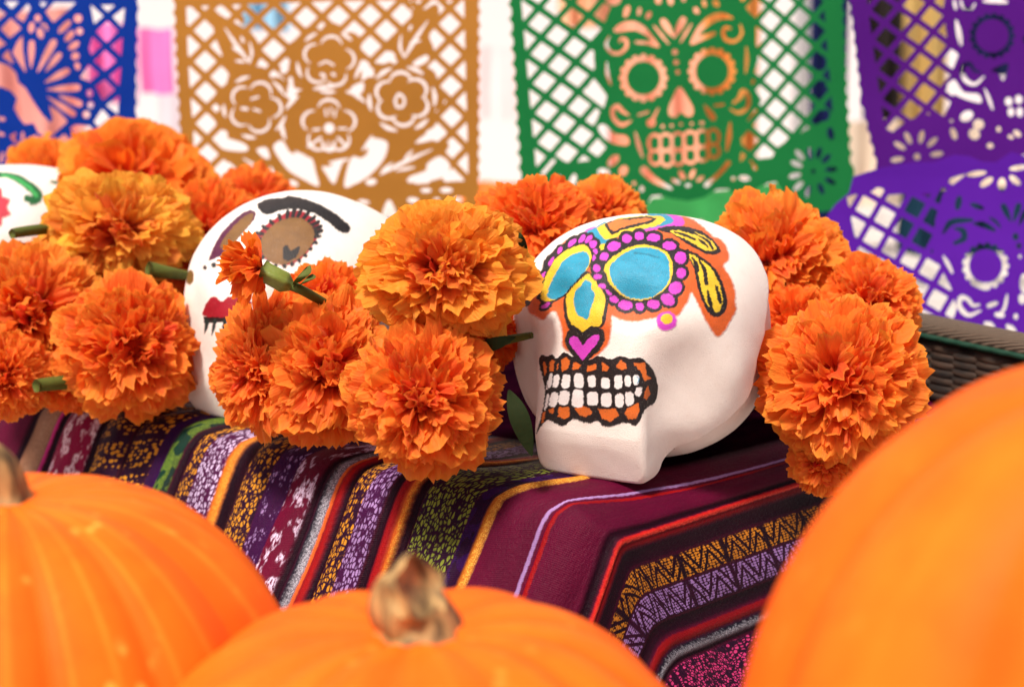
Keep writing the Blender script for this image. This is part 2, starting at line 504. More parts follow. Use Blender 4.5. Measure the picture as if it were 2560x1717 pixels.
def paint_front_skull():
    cv = Canvas(1200, 480, 2060, 1235, 2.0, WHITEP, jit=1.3, seed=11)
    E = lambda: cv.frame(1300, 520, .2395)
    M = lambda: cv.frame(1240, 780, .21386)
    E()
    cv.poly([(700, 250), (1000, 130), (1500, 100), (1700, 85), (1850, 150), (2010, 290), (2110, 340), (2170, 450), (2175, 540), (2120, 595), (2150, 650), (2230, 800), (2250, 1000), (2245, 1090), (2080, 1340), (1960, 1210), (1860, 1010), (1790, 885), (1745, 980), (1660, 1110), (1560, 1150), (1400, 1150), (1200, 1185), (1050, 1165), (965, 1130), (955, 1210), (930, 1398), (840, 1505), (713, 1585), (535, 1510), (447, 1442), (440, 1290), (400, 1150), (370, 1085), (320, 1090), (240, 1170), (150, 1120), (80, 1050), (150, 800), (400, 400)], ORANGEP, soft=3.2)
    cv.poly([(1280, 240), (1450, 60), (1650, 78), (1712, 130), (1690, 185), (1500, 212), (1380, 232)], MAGP, 1, soft=2)
    cv.poly([(640, 280), (720, 215), (810, 195), (860, 220), (780, 280)], MAGP, soft=2)
    cv.poly([(660, 280), (800, 195), (900, 140), (1200, 60), (1500, 66), (1600, 120), (1550, 172), (1300, 220), (1050, 290), (900, 390), (830, 392), (800, 320)], CYANP, 1, soft=2)
    cv.poly([(900, 140), (1100, 70), (1250, 60), (1330, 75), (1100, 105), (950, 150)], WHITEP, soft=1.5)
    cv.poly([(795, 212), (880, 165), (1050, 102), (1330, 78), (1480, 85), (1520, 125), (1460, 175), (1200, 240), (1000, 312), (890, 332), (855, 300)], YELLOWP, 1, smooth=False)
    cv.poly([(880, 172), (950, 135), (1100, 108), (1330, 88), (1428, 104), (1380, 152), (1230, 188), (1050, 238), (1000, 266), (955, 282), (930, 255), (900, 212)], BLACK, 1, smooth=False)
    cv.poly([(915, 162), (1020, 118), (1120, 126), (1330, 101), (1385, 115), (1370, 130), (1220, 162), (1060, 210), (975, 245), (935, 215)], srgb(212, 118, 48), 1, smooth=False)
    cv.poly([(830, 385), (885, 380), (865, 440), (828, 470)], YELLOWP, 1)
    # leaf-shaped strokes beside the eye
    cv.poly([(1440, 215), (1640, 188), (1850, 225), (1990, 310), (2088, 425), (2080, 470), (1990, 487), (1880, 450), (1720, 360), (1590, 275), (1500, 250)], BLACK, 4)
    cv.poly([(1565, 240), (1700, 235), (1850, 260), (1980, 330), (2050, 412), (2035, 440), (1955, 445), (1870, 410), (1740, 330), (1640, 288)], YELLOWP, 4)
    for p in ([(1610, 250), (1720, 285), (1830, 328)], [(1690, 240), (1780, 250), (1850, 280)], [(1870, 292), (1960, 345), (2015, 430)], [(1860, 325), (1925, 370), (1965, 410)]):
        cv.line(p, 26, BLACK, 4, taper=(.5, 1.2, .7))
    cv.poly([(1735, 440), (1860, 490), (1990, 580), (2090, 720), (2150, 900), (2162, 1020), (2110, 1115), (2050, 1142), (1975, 1100), (1900, 960), (1855, 830), (1815, 640)], BLACK, 5)
    cv.poly([(1765, 485), (1890, 540), (2000, 640), (2075, 780), (2110, 920), (2110, 1000), (2070, 1085), (2000, 1060), (1940, 980), (1890, 830), (1858, 680)], YELLOWP, 5)
    for p in ([(1800, 520), (1845, 600), (1850, 660)], [(1870, 545), (1925, 650), (1945, 785)], [(1958, 865), (1975, 950), (2005, 1070)], [(2045, 805), (2070, 890), (2090, 985)]):
        cv.line(p, 42, BLACK, 5, taper=(.5, 1.1, .9))
    # right eye
    ring = [(980, 400, 70, 48, -15), (880, 508, 46, 40, -30), (803, 628, 40, 42, 0), (812, 718, 46, 28, 5), (860, 818, 42, 28, 15), (912, 882, 46, 24, 20), (983, 955, 48, 34, 15), (1100, 1015, 75, 50, 5), (1250, 1028, 45, 45, 0), (1392, 1005, 65, 48, 5), (1545, 955, 78, 55, 25), (1620, 835, 72, 62, -40), (1680, 678, 52, 52, 0), (1675, 520, 62, 62, 0), (1560, 395, 75, 45, 5), (1395, 310, 70, 42, 0), (1245, 292, 50, 45, 0), (1115, 318, 50, 46, 0)]
    ring2 = [(765, 375, 44, 38, -40), (788, 452, 24, 30, 0), (770, 520, 18, 30, 10), (715, 325, 50, 26, -50), (645, 320, 50, 26, -50), (545, 360, 60, 26, -40), (418, 440, 40, 22, -55), (325, 560, 55, 20, -60), (238, 710, 48, 18, -65), (270, 1015, 52, 22, -35)]
    for cx, cy, rx, ry, ro in ring2: cv.ell(cx, cy, rx + 32, ry + 30, ro, BLACK, 3)
    cv.poly([(190, 960), (180, 900), (250, 560), (400, 420), (560, 320), (700, 350), (770, 450), (755, 560), (650, 720), (520, 880), (400, 960), (280, 1010)], BLACK, 3)
    cv.ell(65, 980, 46, 46, 0, BLACK, 3)
    cv.poly([(215, 940), (240, 800), (300, 650), (400, 500), (530, 420), (640, 386), (712, 408), (746, 500), (725, 590), (650, 700), (520, 860), (410, 930), (300, 975)], YELLOWP, 3)
    cv.poly([(285, 900), (330, 770), (400, 630), (480, 530), (600, 465), (690, 458), (726, 530), (710, 600), (620, 730), (510, 860), (400, 940), (320, 952)], CYANP, 3)
    for cx, cy, rx, ry, ro in ring: cv.ell(cx, cy, rx + 34, ry + 36, ro, BLACK, 2)
    cv.ell(1240, 680, 430, 345, 0, BLACK, 2)
    for cx, cy, rx, ry, ro in ring2: cv.ell(cx, cy, rx, ry, ro, MAGP, 3)
    for cx, cy, rx, ry, ro in ring: cv.ell(cx, cy, rx, ry, ro, MAGP, 2)
    cv.poly([(880, 610), (960, 520), (1100, 430), (1240, 385), (1400, 400), (1540, 470), (1595, 600), (1570, 760), (1500, 860), (1370, 940), (1250, 965), (1100, 930), (970, 830), (900, 700)], YELLOWP, 2)
    cv.poly([(945, 600), (1050, 500), (1180, 430), (1290, 412), (1450, 440), (1540, 520), (1562, 640), (1550, 760), (1480, 860), (1370, 930), (1240, 955), (1090, 910), (980, 800), (940, 690)], CYANP, 2)
    cv.line([(1200, 470), (1330, 485), (1450, 520)], 14, srgb(24, 100, 122), 2, soft=4)
    # nose
    cv.poly([(690, 655), (620, 720), (500, 860), (455, 960), (460, 1100), (490, 1230), (560, 1290), (650, 1330), (760, 1280), (865, 1230), (905, 1100), (922, 960), (890, 860), (800, 800), (760, 700)], BLACK, 6)
    cv.poly([(710, 690), (640, 740), (540, 840), (485, 930), (490, 1070), (530, 1200), (600, 1250), (655, 1295), (720, 1250), (830, 1230), (870, 1100), (890, 930), (830, 830), (760, 730)], YELLOWP, 6)
    cv.poly([(690, 755), (740, 775), (745, 840), (778, 890), (770, 960), (735, 1060), (710, 1150), (690, 1160), (600, 1110), (570, 1020), (560, 960), (580, 870), (640, 810), (665, 770)], CYANP, 6)
    # cheek dot
    cv.ell(1530, 1180, 108, 100, 0, MAGP, 7, soft=4)
    cv.ell(1533, 1155, 62, 54, 0, YELLOWP, 7)
    M()
    # mouth
    cv.poly([(505, 545), (530, 500), (600, 512), (660, 493), (705, 540), (790, 472), (860, 500), (1000, 560), (1100, 560), (1200, 512), (1350, 550), (1450, 508), (1570, 545), (1680, 528), (1770, 590), (1865, 740), (1888, 930), (1850, 1060), (1750, 1130), (1640, 1325), (1500, 1290), (1300, 1345), (1180, 1270), (1100, 1298), (1000, 1280), (900, 1250), (780, 1335), (680, 1290), (600, 1260), (510, 1360), (470, 1420), (520, 1250), (560, 1050), (570, 900), (540, 740), (505, 620)], BLACK, 8)
    OR = srgb(216, 108, 40)
    for p in ([(545, 580), (570, 575), (595, 640), (580, 750), (560, 720)], [(625, 590), (660, 550), (685, 580), (670, 690), (620, 690)], [(710, 620), (735, 600), (720, 670), (705, 680)], [(760, 560), (820, 525), (865, 570), (850, 650), (770, 700)], [(900, 590), (950, 588), (992, 620), (960, 660), (895, 675)], [(1065, 625), (1175, 605), (1170, 670), (1065, 700)], [(1240, 585), (1325, 640), (1300, 690), (1235, 690)], [(1395, 640), (1460, 560), (1525, 610), (1530, 660), (1480, 680)], [(1600, 595), (1740, 595), (1760, 740), (1820, 770), (1740, 805), (1690, 690), (1630, 630)], [(1775, 865), (1812, 945), (1760, 1030), (1725, 1000), (1740, 920)], [(1530, 1135), (1665, 1055), (1680, 1160), (1630, 1250), (1540, 1250), (1505, 1180)], [(1190, 1125), (1280, 1140), (1400, 1125), (1440, 1210), (1330, 1285), (1240, 1240)], [(920, 1130), (1020, 1090), (1110, 1140), (1125, 1190), (1040, 1225), (970, 1200)], [(730, 1110), (855, 1105), (860, 1220), (790, 1250), (725, 1220)], [(615, 1140), (680, 1120), (670, 1185), (625, 1180)], [(545, 1180), (580, 1165), (555, 1290), (530, 1310)]):
        cv.poly(p, OR, 8, smooth=False)
    k = 20
    for cx, cy, hw, hh, ro in ((600, 850, 9, 60, 8), (632, 800, 22, 88, 10), (702, 805, 36, 80, 12), (818, 808, 50, 85, 8), (968, 800, 55, 88, 0), (1120, 810, 48, 70, -3), (1280, 828, 52, 66, 0), (1430, 815, 48, 82, 3), (1540, 803, 38, 66, 0), (1638, 793, 34, 62, 0), (592, 1050, 16, 100, 12), (675, 1020, 48, 90, 15), (795, 1000, 62, 85, 12), (955, 1010, 68, 105, 2), (1130, 1010, 66, 82, 0), (1290, 1025, 64, 82, 0), (1442, 1030, 52, 78, 0), (1560, 1010, 50, 80, -4), (1665, 930, 38, 56, 15)):
        r = RAD(ro); th = np.linspace(0, 2 * np.pi, 22, endpoint=False)
        sx = np.sign(np.cos(th)) * np.abs(np.cos(th)) ** .6 * hw; sy = np.sign(np.sin(th)) * np.abs(np.sin(th)) ** .6 * hh
        cv.poly(np.stack([cx + sx * math.cos(r) - sy * math.sin(r), cy + sx * math.sin(r) + sy * math.cos(r)], -1), TEETHW, k, smooth=False)
        k += 1
    cv.line([(1650, 750), (1672, 790), (1650, 840)], 10, srgb(60, 150, 190), None)
    # heart at the end of the nose
    cv.poly([(810, 330), (850, 210), (940, 178), (1015, 232), (1080, 178), (1180, 172), (1262, 220), (1268, 330), (1210, 440), (1100, 545), (1015, 610), (900, 510), (830, 420)], BLACK, 9)
    cv.poly([(858, 305), (900, 275), (950, 290), (985, 340), (1015, 388), (1090, 305), (1150, 265), (1195, 265), (1212, 310), (1150, 400), (1015, 562), (900, 430), (865, 370)], MAGP, 9, smooth=False)
    return cv, k

def paint_middle_skull():
    cv = Canvas(430, 450, 1010, 1080, 1.6, WHITEP, jit=1.2, seed=31)
    cv.frame(430, 450, .4017)
    RED, TAN, CH = srgb(160, 14, 36), srgb(126, 88, 44), srgb(22, 18, 20)
    cv.poly([(530, 155), (600, 118), (690, 112), (735, 98), (855, 126), (970, 180), (1060, 242), (1112, 300), (1085, 330), (1040, 322), (982, 272), (895, 216), (780, 182), (682, 188), (582, 216)], CH, 1)
    outer = [(498, 400), (535, 330), (615, 258), (720, 200), (800, 195), (880, 235), (920, 290), (912, 350), (860, 430), (790, 500), (700, 532), (600, 505), (530, 455)]
    cv.poly(outer, RED, 2)
    O = catmull(outer); c = np.array([712, 372])
    for p in O[::3]:
        q = c + (p - c) * 1.03; r = c + (p - c) * .8
        cv.line([tuple(q), tuple(r)], 25, CH, 2, smooth=False)
    cv.poly([(550, 410), (580, 330), (660, 262), (760, 232), (840, 260), (885, 320), (870, 400), (800, 480), (690, 526), (600, 503)], TAN, 2)
    cv.poly([(688, 440), (700, 412), (722, 412), (742, 438), (788, 412), (796, 435), (765, 488), (712, 502), (690, 480)], CH, 2)
    cv.poly([(230, 490), (295, 350), (395, 240), (470, 190), (518, 200), (508, 250), (430, 345), (335, 445), (262, 492)], srgb(86, 24, 60), 3)
    cv.poly([(300, 410), (375, 295), (465, 218), (508, 212), (490, 270), (430, 338), (350, 425)], TAN, 3)
    cv.ell(205, 545, 13, 15, 0, CH, 0, soft=1); cv.ell(260, 530, 16, 18, 0, CH, 0, soft=1)
    cv.ell(112, 605, 24, 46, 8, srgb(120, 88, 40), 5, soft=2)
    cv.poly([(198, 845), (205, 785), (238, 735), (275, 728), (310, 756), (350, 728), (420, 728), (500, 765), (450, 820), (340, 855)], RED, 4)
    cv.poly([(196, 850), (330, 856), (470, 840), (470, 885), (330, 882), (200, 890)], CH, 4, smooth=False)
    for x, y in ((208, 955), (255, 965), (318, 950), (372, 960)):
        cv.line([(x + 12, 880), (x + 3, 920), (x - 8, y)], 24, srgb(22, 46, 44), 4, taper=(1.2, .8, .2))
    return cv

def paint_left_skull():
    cv = Canvas(-260, 380, 330, 1030, 1.0, WHITEP, jit=1.0, seed=51)
    cv.frame(0, 0, .357)
    G, G2, RED = srgb(14, 92, 44), srgb(60, 168, 84), srgb(196, 20, 52)
    cv.line([(-120, 1255), (0, 1226), (100, 1242), (200, 1300), (262, 1362), (240, 1405), (190, 1388)], 66, G, 1, taper=(.3, .6, .6, .9, 1.0, 1.1, .8))
    cv.line([(20, 1226), (110, 1250), (200, 1308), (255, 1370)], 26, G2, 1)
    cv.line([(360, 1275), (430, 1290), (530, 1330)], 40, G, 2, taper=(.5, 1.2, .4)); cv.line([(400, 1285), (460, 1305)], 14, srgb(190, 180, 180), 2)
    pts = []
    for i in range(18):
        a = i / 18 * 2 * np.pi; r = 155 if i % 2 else 118
        pts.append((-70 + r * math.cos(a), 1450 + r * math.sin(a)))
    cv.poly(pts, RED, 3); cv.ell(-70, 1450, 45, 45, 0, srgb(225, 180, 50), 3)
    return cv

def g0(px, py, z=0.0):
    r = ray(px, py); return C0 + r * ((z - CAM_H) / r[2])

SKULL_GROUP = 'painted sugar skulls on the striped cloth'
def skull_at(chin_px, chin_py, yaw, fwd, N, **kw):
    g = g0(chin_px, chin_py)
    o = g + np.array([math.sin(yaw), math.cos(yaw), 0]) * fwd
    return o, sculpt(o, yaw, N, **kw)

def build_skulls():
    cv, k = paint_front_skull()
    o, (P, F) = skull_at(1490, 1192, RAD(30), .065, 470, step=.36, jaw=3.95)
    root, made = finish_skull('sugar_skull', 'front white sugar skull with turquoise eyes, magenta petals and bared painted teeth', P, F, cv,
        [('forehead_mark', [1]), ('painted_eye', [2]), ('painted_eye', [3]), ('painted_leaf', [4]), ('painted_leaf', [5]), ('painted_nose', [6, 9]), ('cheek_dot', [7]), ('painted_mouth', [8])] + [('painted_tooth', [i]) for i in range(20, k)], tuple(o), SKULL_GROUP)
    for ob in list(root.children):
        if ob.name.startswith('painted_tooth') and 'painted_mouth' in made: ob.parent = made['painted_mouth']
    o, (P, F) = skull_at(558, 1042, RAD(44), .068, 340, scale=.0103, jaw=3.0, step=.2, cutp=-1.5, hexp=2.0)
    finish_skull('sugar_skull', 'white sugar skull with gold eyes, a black eyebrow and red lips', P, F, paint_middle_skull(),
        [('eyebrow', [1]), ('painted_eye', [2]), ('painted_eye', [3]), ('painted_lips', [4]), ('painted_nose', [5])], tuple(o), SKULL_GROUP)
    o, (P, F) = skull_at(-105, 905, RAD(30), .065, 210, scale=.0105)
    finish_skull('sugar_skull', 'white sugar skull with a green swirl, cut off by the left edge', P, F, paint_left_skull(),
        [('painted_swirl', [1]), ('painted_leaf', [2]), ('painted_flower', [3])], tuple(o), SKULL_GROUP)
build_skulls()
# ------------------------------------------------------------------ ground and the far side of the courtyard
def build_setting():
    t = NT('pale_paving'); o = t.obj()
    br = t.node('ShaderNodeTexBrick', 0, Vector=o, Color1=srgb(200, 192, 184), Color2=srgb(188, 182, 176), Mortar=srgb(140, 134, 128), Scale=1.6, Mortar_Size=.012)
    m = t.set(Base_Color=t.mix(t.math('MULTIPLY', t.noise(o, 6, 4), .25), br, (.3, .27, .25)), Roughness=.8)
    me = mesh_data('ground', [(-150, -60, -.135), (150, -60, -.135), (150, 240, -.135), (-150, 240, -.135)], [(0, 1, 2, 3)], m)
    tag(link('ground', me), kind='structure')
    w = plain('white_render', (.78, .715, .71), .85, .2, .04, 3, .2, 60)
    V, F = bar((-7, 4.3, -.134), (7, 4.5, 3.4))
    tag(solid('courtyard_wall', V, F, w, base=(0, 4.3, -.134), smooth=False), 'plain white rendered wall closing the courtyard behind the paper banners', 'wall')

def bar(lo, hi):
    (x0, y0, z0), (x1, y1, z1) = lo, hi
    V = [(x, y, z) for z in (z0, z1) for y in (y0, y1) for x in (x0, x1)]
    return V, [(0, 2, 3, 1), (4, 5, 7, 6), (0, 1, 5, 4), (2, 6, 7, 3), (0, 4, 6, 2), (1, 3, 7, 5)]

def hanging_cloth(name, label, cat, px0, py0, px1, py1, D, col, folds, amp, seed, group=None, band=None):
    """a sheet of cloth hanging in folds, with a hem"""
    nu, nv = 60, 16
    u, v = np.meshgrid(np.linspace(0, 1, nu), np.linspace(0, 1, nv), indexing='ij')
    a, b = at(px0, py0, D), at(px1, py1, D)
    rs = np.random.default_rng(seed); ph = rs.uniform(0, 6, 3)
    x = a[0] + (b[0] - a[0]) * (u + .02 * np.sin(5 * v + ph[0]) * v)
    z = a[2] + (b[2] - a[2]) * (v + .015 * np.sin(7 * u + ph[1]))
    y = a[1] + amp * (np.sin(2 * np.pi * folds * u + ph[2] + .8 * v) + .4 * np.sin(4.7 * np.pi * folds * u + ph[1])) * (.4 + .6 * v)
    V = np.stack([x, y, z], -1).reshape(-1, 3)
    m = plain(name + '_fabric', col, .8, .15, .12, 9, .3, 200)
    return tag(solid(name, V, grid_faces(nu, nv), m, base=(a[0], a[1], b[2])), label, cat, group)

def build_background():
    g = 'cloths hung behind the paper banners'
    hanging_cloth('hanging_cloth', 'light pink cloth showing through the right lattice of the blue banner', 'cloth', 215, 60, 345, 262, 3.3, srgb(238, 128, 196), 2, .03, 3, g)
    hanging_cloth('hanging_cloth', 'deep pink cloth hanging between the blue and gold paper banners', 'cloth', 345, 72, 432, 236, 3.6, srgb(234, 122, 188), 1, .008, 33, g)
    hanging_cloth('hanging_cloth', 'pale grey cloth hanging just left of the gold paper banner', 'cloth', 395, 232, 470, 440, 3.8, srgb(214, 206, 212), 1, .006, 34, g)
    hanging_cloth('hanging_cloth', 'pale rose cloth hanging between the gold and green banners', 'cloth', 1195, 118, 1290, 300, 3.8, srgb(236, 212, 212), 1, .006, 35, g)
    hanging_cloth('hanging_cloth', 'lower pale pink cloth hanging left of the gold paper banner', 'cloth', 300, 318, 420, 470, 3.5, srgb(240, 160, 205), 2, .02, 4, g)
    hanging_cloth('hanging_cloth', 'salmon cloth hanging behind the blue paper banner', 'cloth', -160, 25, 205, 420, 3.2, srgb(226, 150, 140), 3, .02, 5, g)
    hanging_cloth('hanging_cloth', 'pale blue cloth showing through the top of the gold paper banner', 'cloth', 595, -80, 720, 78, 3.4, srgb(150, 196, 222), 2, .02, 6, g)
    hanging_cloth('hanging_cloth', 'salmon orange cloth hanging behind the green paper skull', 'cloth', 1520, -60, 1760, 470, 3.0, srgb(240, 168, 140), 3, .02, 7, g)
    hanging_cloth('hanging_cloth', 'orange cloth hanging right of the green paper skull', 'cloth', 1740, -60, 1905, 455, 3.1, srgb(226, 152, 78), 2, .03, 8, g)
    hanging_cloth('hanging_cloth', 'peach cloth hanging behind the top left of the green paper skull', 'cloth', 1395, -90, 1525, 70, 3.15, srgb(236, 178, 140), 2, .02, 18, g)
    hanging_cloth('hanging_cloth', 'navy cloth hanging between the green and purple banners', 'cloth', 2030, -40, 2125, 640, 2.9, srgb(20, 30, 78), 2, .02, 9, g)
    hanging_cloth('hanging_cloth', 'cream cloth hanging behind the purple paper banner', 'cloth', 2110, 300, 2560, 520, 3.2, srgb(226, 206, 184), 3, .02, 10, g)
    hanging_cloth('hanging_cloth', 'dark striped cloth hanging behind the purple lattice', 'cloth', 2165, -60, 2262, 300, 3.0, srgb(44, 36, 34), 2, .02, 11, g)
    hanging_cloth('hanging_cloth', 'tan cloth hanging behind the top of the purple banner', 'cloth', 2262, -60, 2380, 330, 3.05, srgb(196, 164, 100), 2, .02, 15, g)
    hanging_cloth('hanging_cloth', 'dark teal cloth hanging behind the violet paper skull', 'cloth', 2255, 470, 2600, 640, 2.7, srgb(12, 44, 62), 3, .02, 12, g)
    hanging_cloth('hanging_cloth', 'deep navy cloth hanging behind the eye of the purple banner', 'cloth', 2400, 20, 2620, 190, 2.8, srgb(18, 26, 66), 3, .02, 13, g)
    hanging_cloth('hanging_cloth', 'orange cloth low between the gold and green banners', 'cloth', 1150, 455, 1320, 620, 3.2, srgb(240, 130, 60), 2, .02, 14, g)
    hanging_cloth('hanging_cloth', 'cobalt blue cloth low behind the gold paper banner', 'cloth', 905, 548, 1010, 640, 2.2, srgb(24, 52, 150), 2, .02, 16, g)
    # grey post behind the green banner
    a, b = at(2012, -120, 3.3), at(2012, 640, 3.3)
    root = tag(empty('grey_post', (a[0], a[1], -.134)), 'grey metal post standing behind the right edge of the green banner', 'post')
    gm = plain('galvanised_metal', (.42, .41, .42), .45, .5, .1, 20)
    V, F = tube([(a[0], a[1], z) for z in np.linspace(-.134, 1.2, 8)], .017, 14)
    solid('pole', V, F, gm, root)
    V, F = tube([(a[0], a[1], z) for z in (-.134, -.128)], .05, 18)
    solid('base_plate', V, F, gm, root, smooth=False)

# ------------------------------------------------------------------ cut-paper banners
def paper(name, col, trans=.35):
    t = NT(name); o = t.obj()
    n = t.noise(o, 22, 4); f = t.noise(o, 420, 3)
    c = t.mix(t.math('MULTIPLY', n, .35), col, tuple(min(1, x * 1.25 + .012) for x in col))
    c = t.mix(t.math('MULTIPLY', f, .18), c, tuple(x * .6 for x in col))
    t.set(Base_Color=c, Roughness=.85, Specular_IOR_Level=.12, Normal=t.bump(t.math('ADD', n, t.math('MULTIPLY', f, .15)), .3, .003))
    tr = t.node('ShaderNodeBsdfTranslucent', 0, Color=c)
    t.l.new(t.node('ShaderNodeMixShader', 0, _0=trans, _1=t.b.outputs[0], _2=tr), t.out.inputs['Surface'])
    return t.m

def build_banner(cv, step, D, yaw, col, label, wave, seed, base_px, curl=0.0):
    xy, F = cut_sheet(cv, step)
    n = np.array([math.sin(yaw), -math.cos(yaw), 0.0])
    p0 = at(*base_px, D)
    P = on_plane(xy[:, 0], xy[:, 1], p0, n)
    rs = np.random.default_rng(seed); ph = rs.uniform(0, 6, 4)
    w = wave * (np.sin((P[:, 0] - p0[0]) * 22 + 4 * P[:, 2] + ph[0]) + .6 * np.sin((P[:, 0] - p0[0]) * 47 - 9 * P[:, 2] + ph[1]) + .7 * np.sin(P[:, 2] * 31 + ph[2]))
    cr = 26 * (P[:, 0] - p0[0]) + ph[3]
    w = w + wave * .9 * np.abs((cr / 3.1) % 2 - 1) + wave * .8 * np.abs((P[:, 2] * 14 + ph[0]) % 2 - 1)
    P = P + np.outer(w - curl * np.clip(.1 - P[:, 2] + P[:, 2].min(), 0, .1), n)
    m = paper('tissue_paper_' + label.split()[0], col)
    return tag(solid('paper_banner', P, F, m, base=tuple(p0)), label, 'paper banner', 'cut-paper banners hung in a row')

def scallop_edge(a, b, n, amp, side):
    """points along a->b with n round bumps pushed to one side"""
    a, b = np.array(a, float), np.array(b, float); d = b - a; nn = np.array([d[1], -d[0]]) / np.linalg.norm(d) * side
    t = np.linspace(0, 1, n * 7 + 1)
    return [tuple(a + d * x + nn * amp * abs(math.sin(math.pi * n * x)) ** .7) for x in t]

def eye_ring(cv, cx, cy, ro, ri, bumps, bump_r):
    for k in range(bumps):
        a = k / bumps * 2 * math.pi
        cv.ell(cx + ro * math.cos(a), cy + ro * math.sin(a), bump_r, bump_r, 0, 0.0)
    cv.ell(cx, cy, ro, ro, 0, 0.0); cv.ell(cx, cy, ri, ri, 0, 1.0)

def green_banner():
    cv = Canvas(1235, -180, 2160, 545, 1.0)
    cv.frame(1240, 0, .3935)
    out = scallop_edge((45, -440), (140, 1160), 17, 24, 1)
    out += [(200, 1250), (300, 1330), (870, 1330), (940, 1330), (985, 1245), (1030, 1240), (1120, 1262), (1220, 1276), (1320, 1255), (1400, 1205), (1470, 1200), (1520, 1235), (1560, 1252), (1610, 1230), (1665, 1190), (1720, 1165), (1775, 1155), (1800, 1190), (1830, 1250), (1880, 1295), (1950, 1325), (2050, 1345), (2140, 1335), (2195, 1300), (2235, 1240), (2262, 1170), (2275, 1100)]
    out += scallop_edge((2272, 1060), (2190, -440), 17, 22, 1)
    cv.poly(out, 1.0, smooth=False)
    cv.lattice((278, 148), (111, 78), (-96, 109), .70, [(155, -420), (160, 0), (255, 1060), (335, 1005), (480, 1035), (630, 1015), (700, 940), (600, 830), (640, 765), (664, 700), (560, 590), (610, 490), (625, 440), (622, 310), (650, 240), (740, 20), (770, -420)])
    cv.lattice((1840, 220), (98, 85), (-86, 101), .72, [(1480, -420), (1540, -20), (1590, 60), (1650, 180), (1650, 280), (1665, 380), (1620, 530), (1690, 640), (1640, 700), (1540, 850), (1560, 900), (1550, 1040), (1660, 1010), (1750, 1000), (1790, 930), (1960, 830), (2140, 740), (2130, 620), (2110, 400), (2085, 100), (2075, -420)])
    H = lambda p, s=True: cv.poly(p, 0.0, smooth=s)
    H([(557, 592), (600, 530), (622, 500), (665, 555), (706, 612), (685, 688)], False)
    H([(750, 188), (800, 148), (880, 138), (945, 175), (1000, 240), (1036, 302), (960, 285), (890, 278), (890, 262), (985, 262), (935, 218), (870, 195), (770, 208)])
    H([(1508, 118), (1440, 84), (1365, 96), (1300, 150), (1255, 220), (1234, 286), (1310, 260), (1386, 226), (1386, 204), (1290, 226), (1330, 180), (1400, 136), (1470, 122)])
    cv.drop(1130, 245, 1062, 140, 46, 0.0); cv.drop(1130, 245, 1186, 130, 46, 0.0)
    cv.line([(1003, 168), (1096, 282)], 16, 0.0, smooth=False, taper=(.7, 1.2, .5)); cv.line([(1240, 153), (1170, 272)], 16, 0.0, smooth=False, taper=(.5, 1.2, .6))
    for c in ((830, 75, 17, 40, 18), (910, 75, 12, 28, 8), (968, 100, 15, 27, 30), (1270, 70, 16, 24, -30), (1320, 25, 13, 26, -15), (1395, 25, 18, 26, -40), (1030, 5, 20, 24, 0), (1107, 5, 18, 32, -10), (1190, -5, 14, 20, 0), (745, -5, 50, 42, 0)):
        cv.ell(*c, 0.0)
    cv.line([(722, 230), (700, 285), (735, 335), (790, 338), (828, 300), (826, 258), (800, 246), (786, 268)], 20, 0.0, taper=(.4, .9, 1.1, 1, 1.2, .6))
    cv.line([(1550, 158), (1560, 215), (1520, 262), (1465, 258), (1440, 215), (1456, 178), (1486, 182)], 20, 0.0, taper=(.5, .9, 1, 1.1, 1.2, .7))
    eye_ring(cv, 937, 498, 132, 106, 16, 22); eye_ring(cv, 1372, 455, 132, 106, 16, 22)
    for c in ((1135, 333, 18, 18, 0), (1143, 398, 16, 16, 0), (1153, 460, 12, 15, 0), (1058, 805, 12, 12, 0), (1115, 800, 11, 11, 0), (1175, 791, 10, 10, 0), (1243, 788, 10, 10, 0), (1308, 783, 16, 12, 0)):
        cv.ell(*c, 0.0)
    H([(1165, 553), (1215, 620), (1252, 690), (1246, 735), (1212, 740), (1176, 716), (1142, 745), (1104, 738), (1096, 695), (1120, 625)])
    cv.line([(866, 765), (800, 795), (750, 755), (742, 700), (772, 676), (800, 705), (842, 732)], 26, 0.0, taper=(.2, 1, 1, 1, 1.1, .4))
    cv.line([(1486, 692), (1540, 718), (1598, 682), (1602, 612), (1568, 580), (1548, 622), (1508, 655)], 26, 0.0, taper=(.3, .9, 1, 1, 1.2, .6))
    cv.line([(905, 732), (968, 712)], 14, 0.0, smooth=False); cv.ell(985, 782, 28, 26, 0, 0.0); cv.line([(990, 770), (1032, 688)], 16, 0.0, smooth=False, taper=(1.4, .5))
    cv.drop(1320, 665, 1380, 750, 42, 0.0); cv.line([(1390, 672), (1445, 666)], 15, 0.0, smooth=False)
    for p, w in (([(703, 395), (708, 470), (730, 540)], 20), ([(1587, 300), (1592, 380), (1583, 465)], 22), ([(884, 842), (905, 920), (930, 998)], 24), ([(1488, 782), (1480, 870), (1466, 958)], 28)):
        cv.line(p, w, 0.0, taper=(.4, 1.2, .5))
    te = [(1008, 910, 30, 46), (1078, 905, 30, 46), (1155, 900, 32, 48), (1233, 892, 32, 48), (1310, 882, 31, 46), (1382, 872, 27, 42), (1012, 1000, 28, 38), (1085, 1005, 28, 42), (1158, 1000, 30, 40), (1236, 988, 30, 42), (1312, 978, 29, 38), (1384, 960, 25, 36)]
    for cx, cy, a, b in te: cv.ell(cx, cy, a + 19, b + 17, 0, 0.0)
